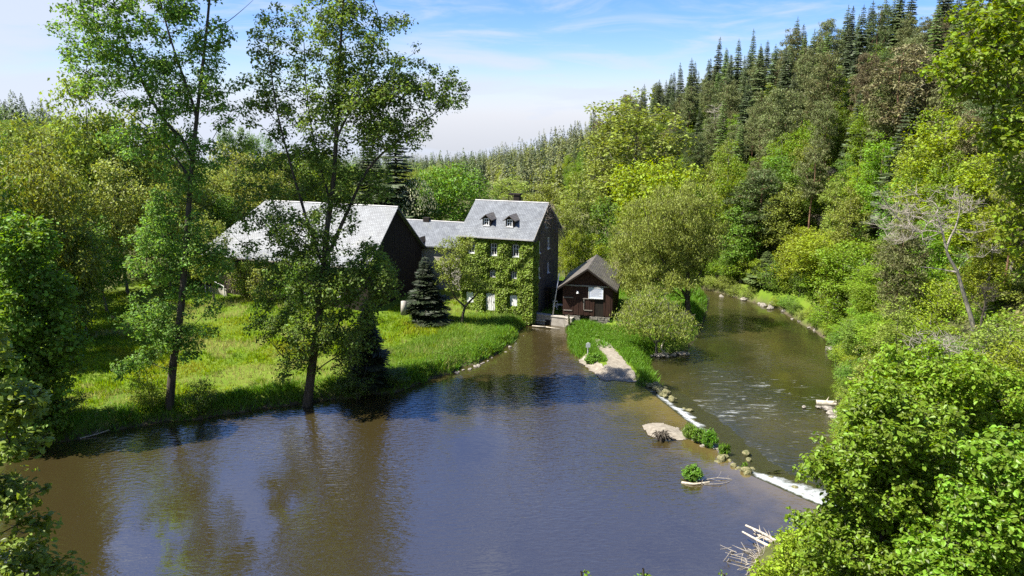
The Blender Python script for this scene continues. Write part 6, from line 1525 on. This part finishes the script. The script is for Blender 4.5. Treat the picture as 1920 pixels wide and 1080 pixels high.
    log([P(150,822,0.02), P(185,813,0.15), P(205,806,0.3)], 0.06, 0.03, 'bleached branch lying on the pond bank', 'drift', 'branch', 'branch', stubs=4, seed=9)
    log([P(1245,640,0.6), P(1240,655,0.1), P(1255,668,-0.6)], 0.10, 0.07, 'bare pale root under the willow bush', 'drift', 'root', 'root', stubs=4, seed=10)
    # root stump on the gravel bar
    b = P(1240, 824, 0.05); root = empty('root_stump', b, 0, 'dark root stump washed up on the gravel bar', 'stump'); rg = np.random.default_rng(71); VV, FF = [], []
    for k in range(46):
        a = rg.uniform(0, 6.28); p0 = np.array([rg.normal()*0.12, rg.normal()*0.1, 0.1]); p1 = p0+np.array([math.cos(a)*0.45, math.sin(a)*0.3, rg.uniform(0.2, 0.6)]); p2 = p1+np.array([math.cos(a)*0.3, math.sin(a)*0.25, -rg.uniform(0.1, 0.5)])
        tube(VV, FF, np.array([p0, p1, p2]), [0.06, 0.04, 0.012], 5)
    link('roots', mesh_np('roots', np.concatenate(VV), FF, True), root, M['bark_dark'])['kind'] = 'stuff'
    VV, FF = [], []; tube(VV, FF, np.array([[0,0,-.1],[0.02,0,.25],[.0,.02,.55]]), [0.3, 0.26, 0.14], 8); tube(VV, FF, np.array([[0,0,.2],[.5,-.05,.15],[1.1,-.1,.05]]), [.12,.09,.04], 6); link('stump', mesh_np('stump', np.concatenate(VV), FF, True), root, M['bark_dark'])
    # tangled drift at the right bank
    q = P(1450, 1050, 0.3); dr = empty('drift_pile', (q[0], q[1], 0.1), 0, 'tangle of brown drift twigs under the two bleached logs', 'drift pile'); tw = MB(); rg = np.random.default_rng(72)
    for k in range(260):
        p = Vector((rg.normal()*0.75, rg.normal()*0.55, abs(rg.normal())*0.22)); d = Vector((rg.normal(), rg.normal(), rg.normal()*0.25)).normalized(); tw.bar(p, p+d*rg.uniform(0.4, 1.3), 0.022, 0.01, 4, False)
    tw.build('twigs', M['deadwood'], dr)['kind'] = 'stuff'
    # dry vines on the barn front
    cr = empty('barn_creeper', (BL[0], BL[1], 1.0), TH, 'brown dry creeper hanging on the barn front wall', 'creeper'); tw = MB()
    for k in range(650):
        x = rg.uniform(0.3, 7.5); z = rg.uniform(1.0, 5.6); p = Vector((x, -0.05-abs(rg.normal())*0.25, z)); d = Vector((rg.normal()*0.4, -abs(rg.normal())*0.2, rg.normal()*0.9-0.3)).normalized(); tw.bar(p, p+d*rg.uniform(0.4, 1.2), 0.025, 0.01, 3, False)
    tw.build('twigs', M['creeper'], cr)['kind'] = 'stuff'
    n = 1500; p = np.stack([rg.uniform(0.5, 7.5, n), -0.1-np.abs(rg.normal(size=n))*0.3, 5.4-np.abs(rg.normal(size=n))*1.6], -1); lv = leaf_cards(rg, p, rg.uniform(0.14, 0.28, n), rg.normal(size=(n,3))+np.array([0,-0.7,0.6]), 0.7); crown_obj(lv, cr, M['leaf_olive'], 'leaves')
build_details()
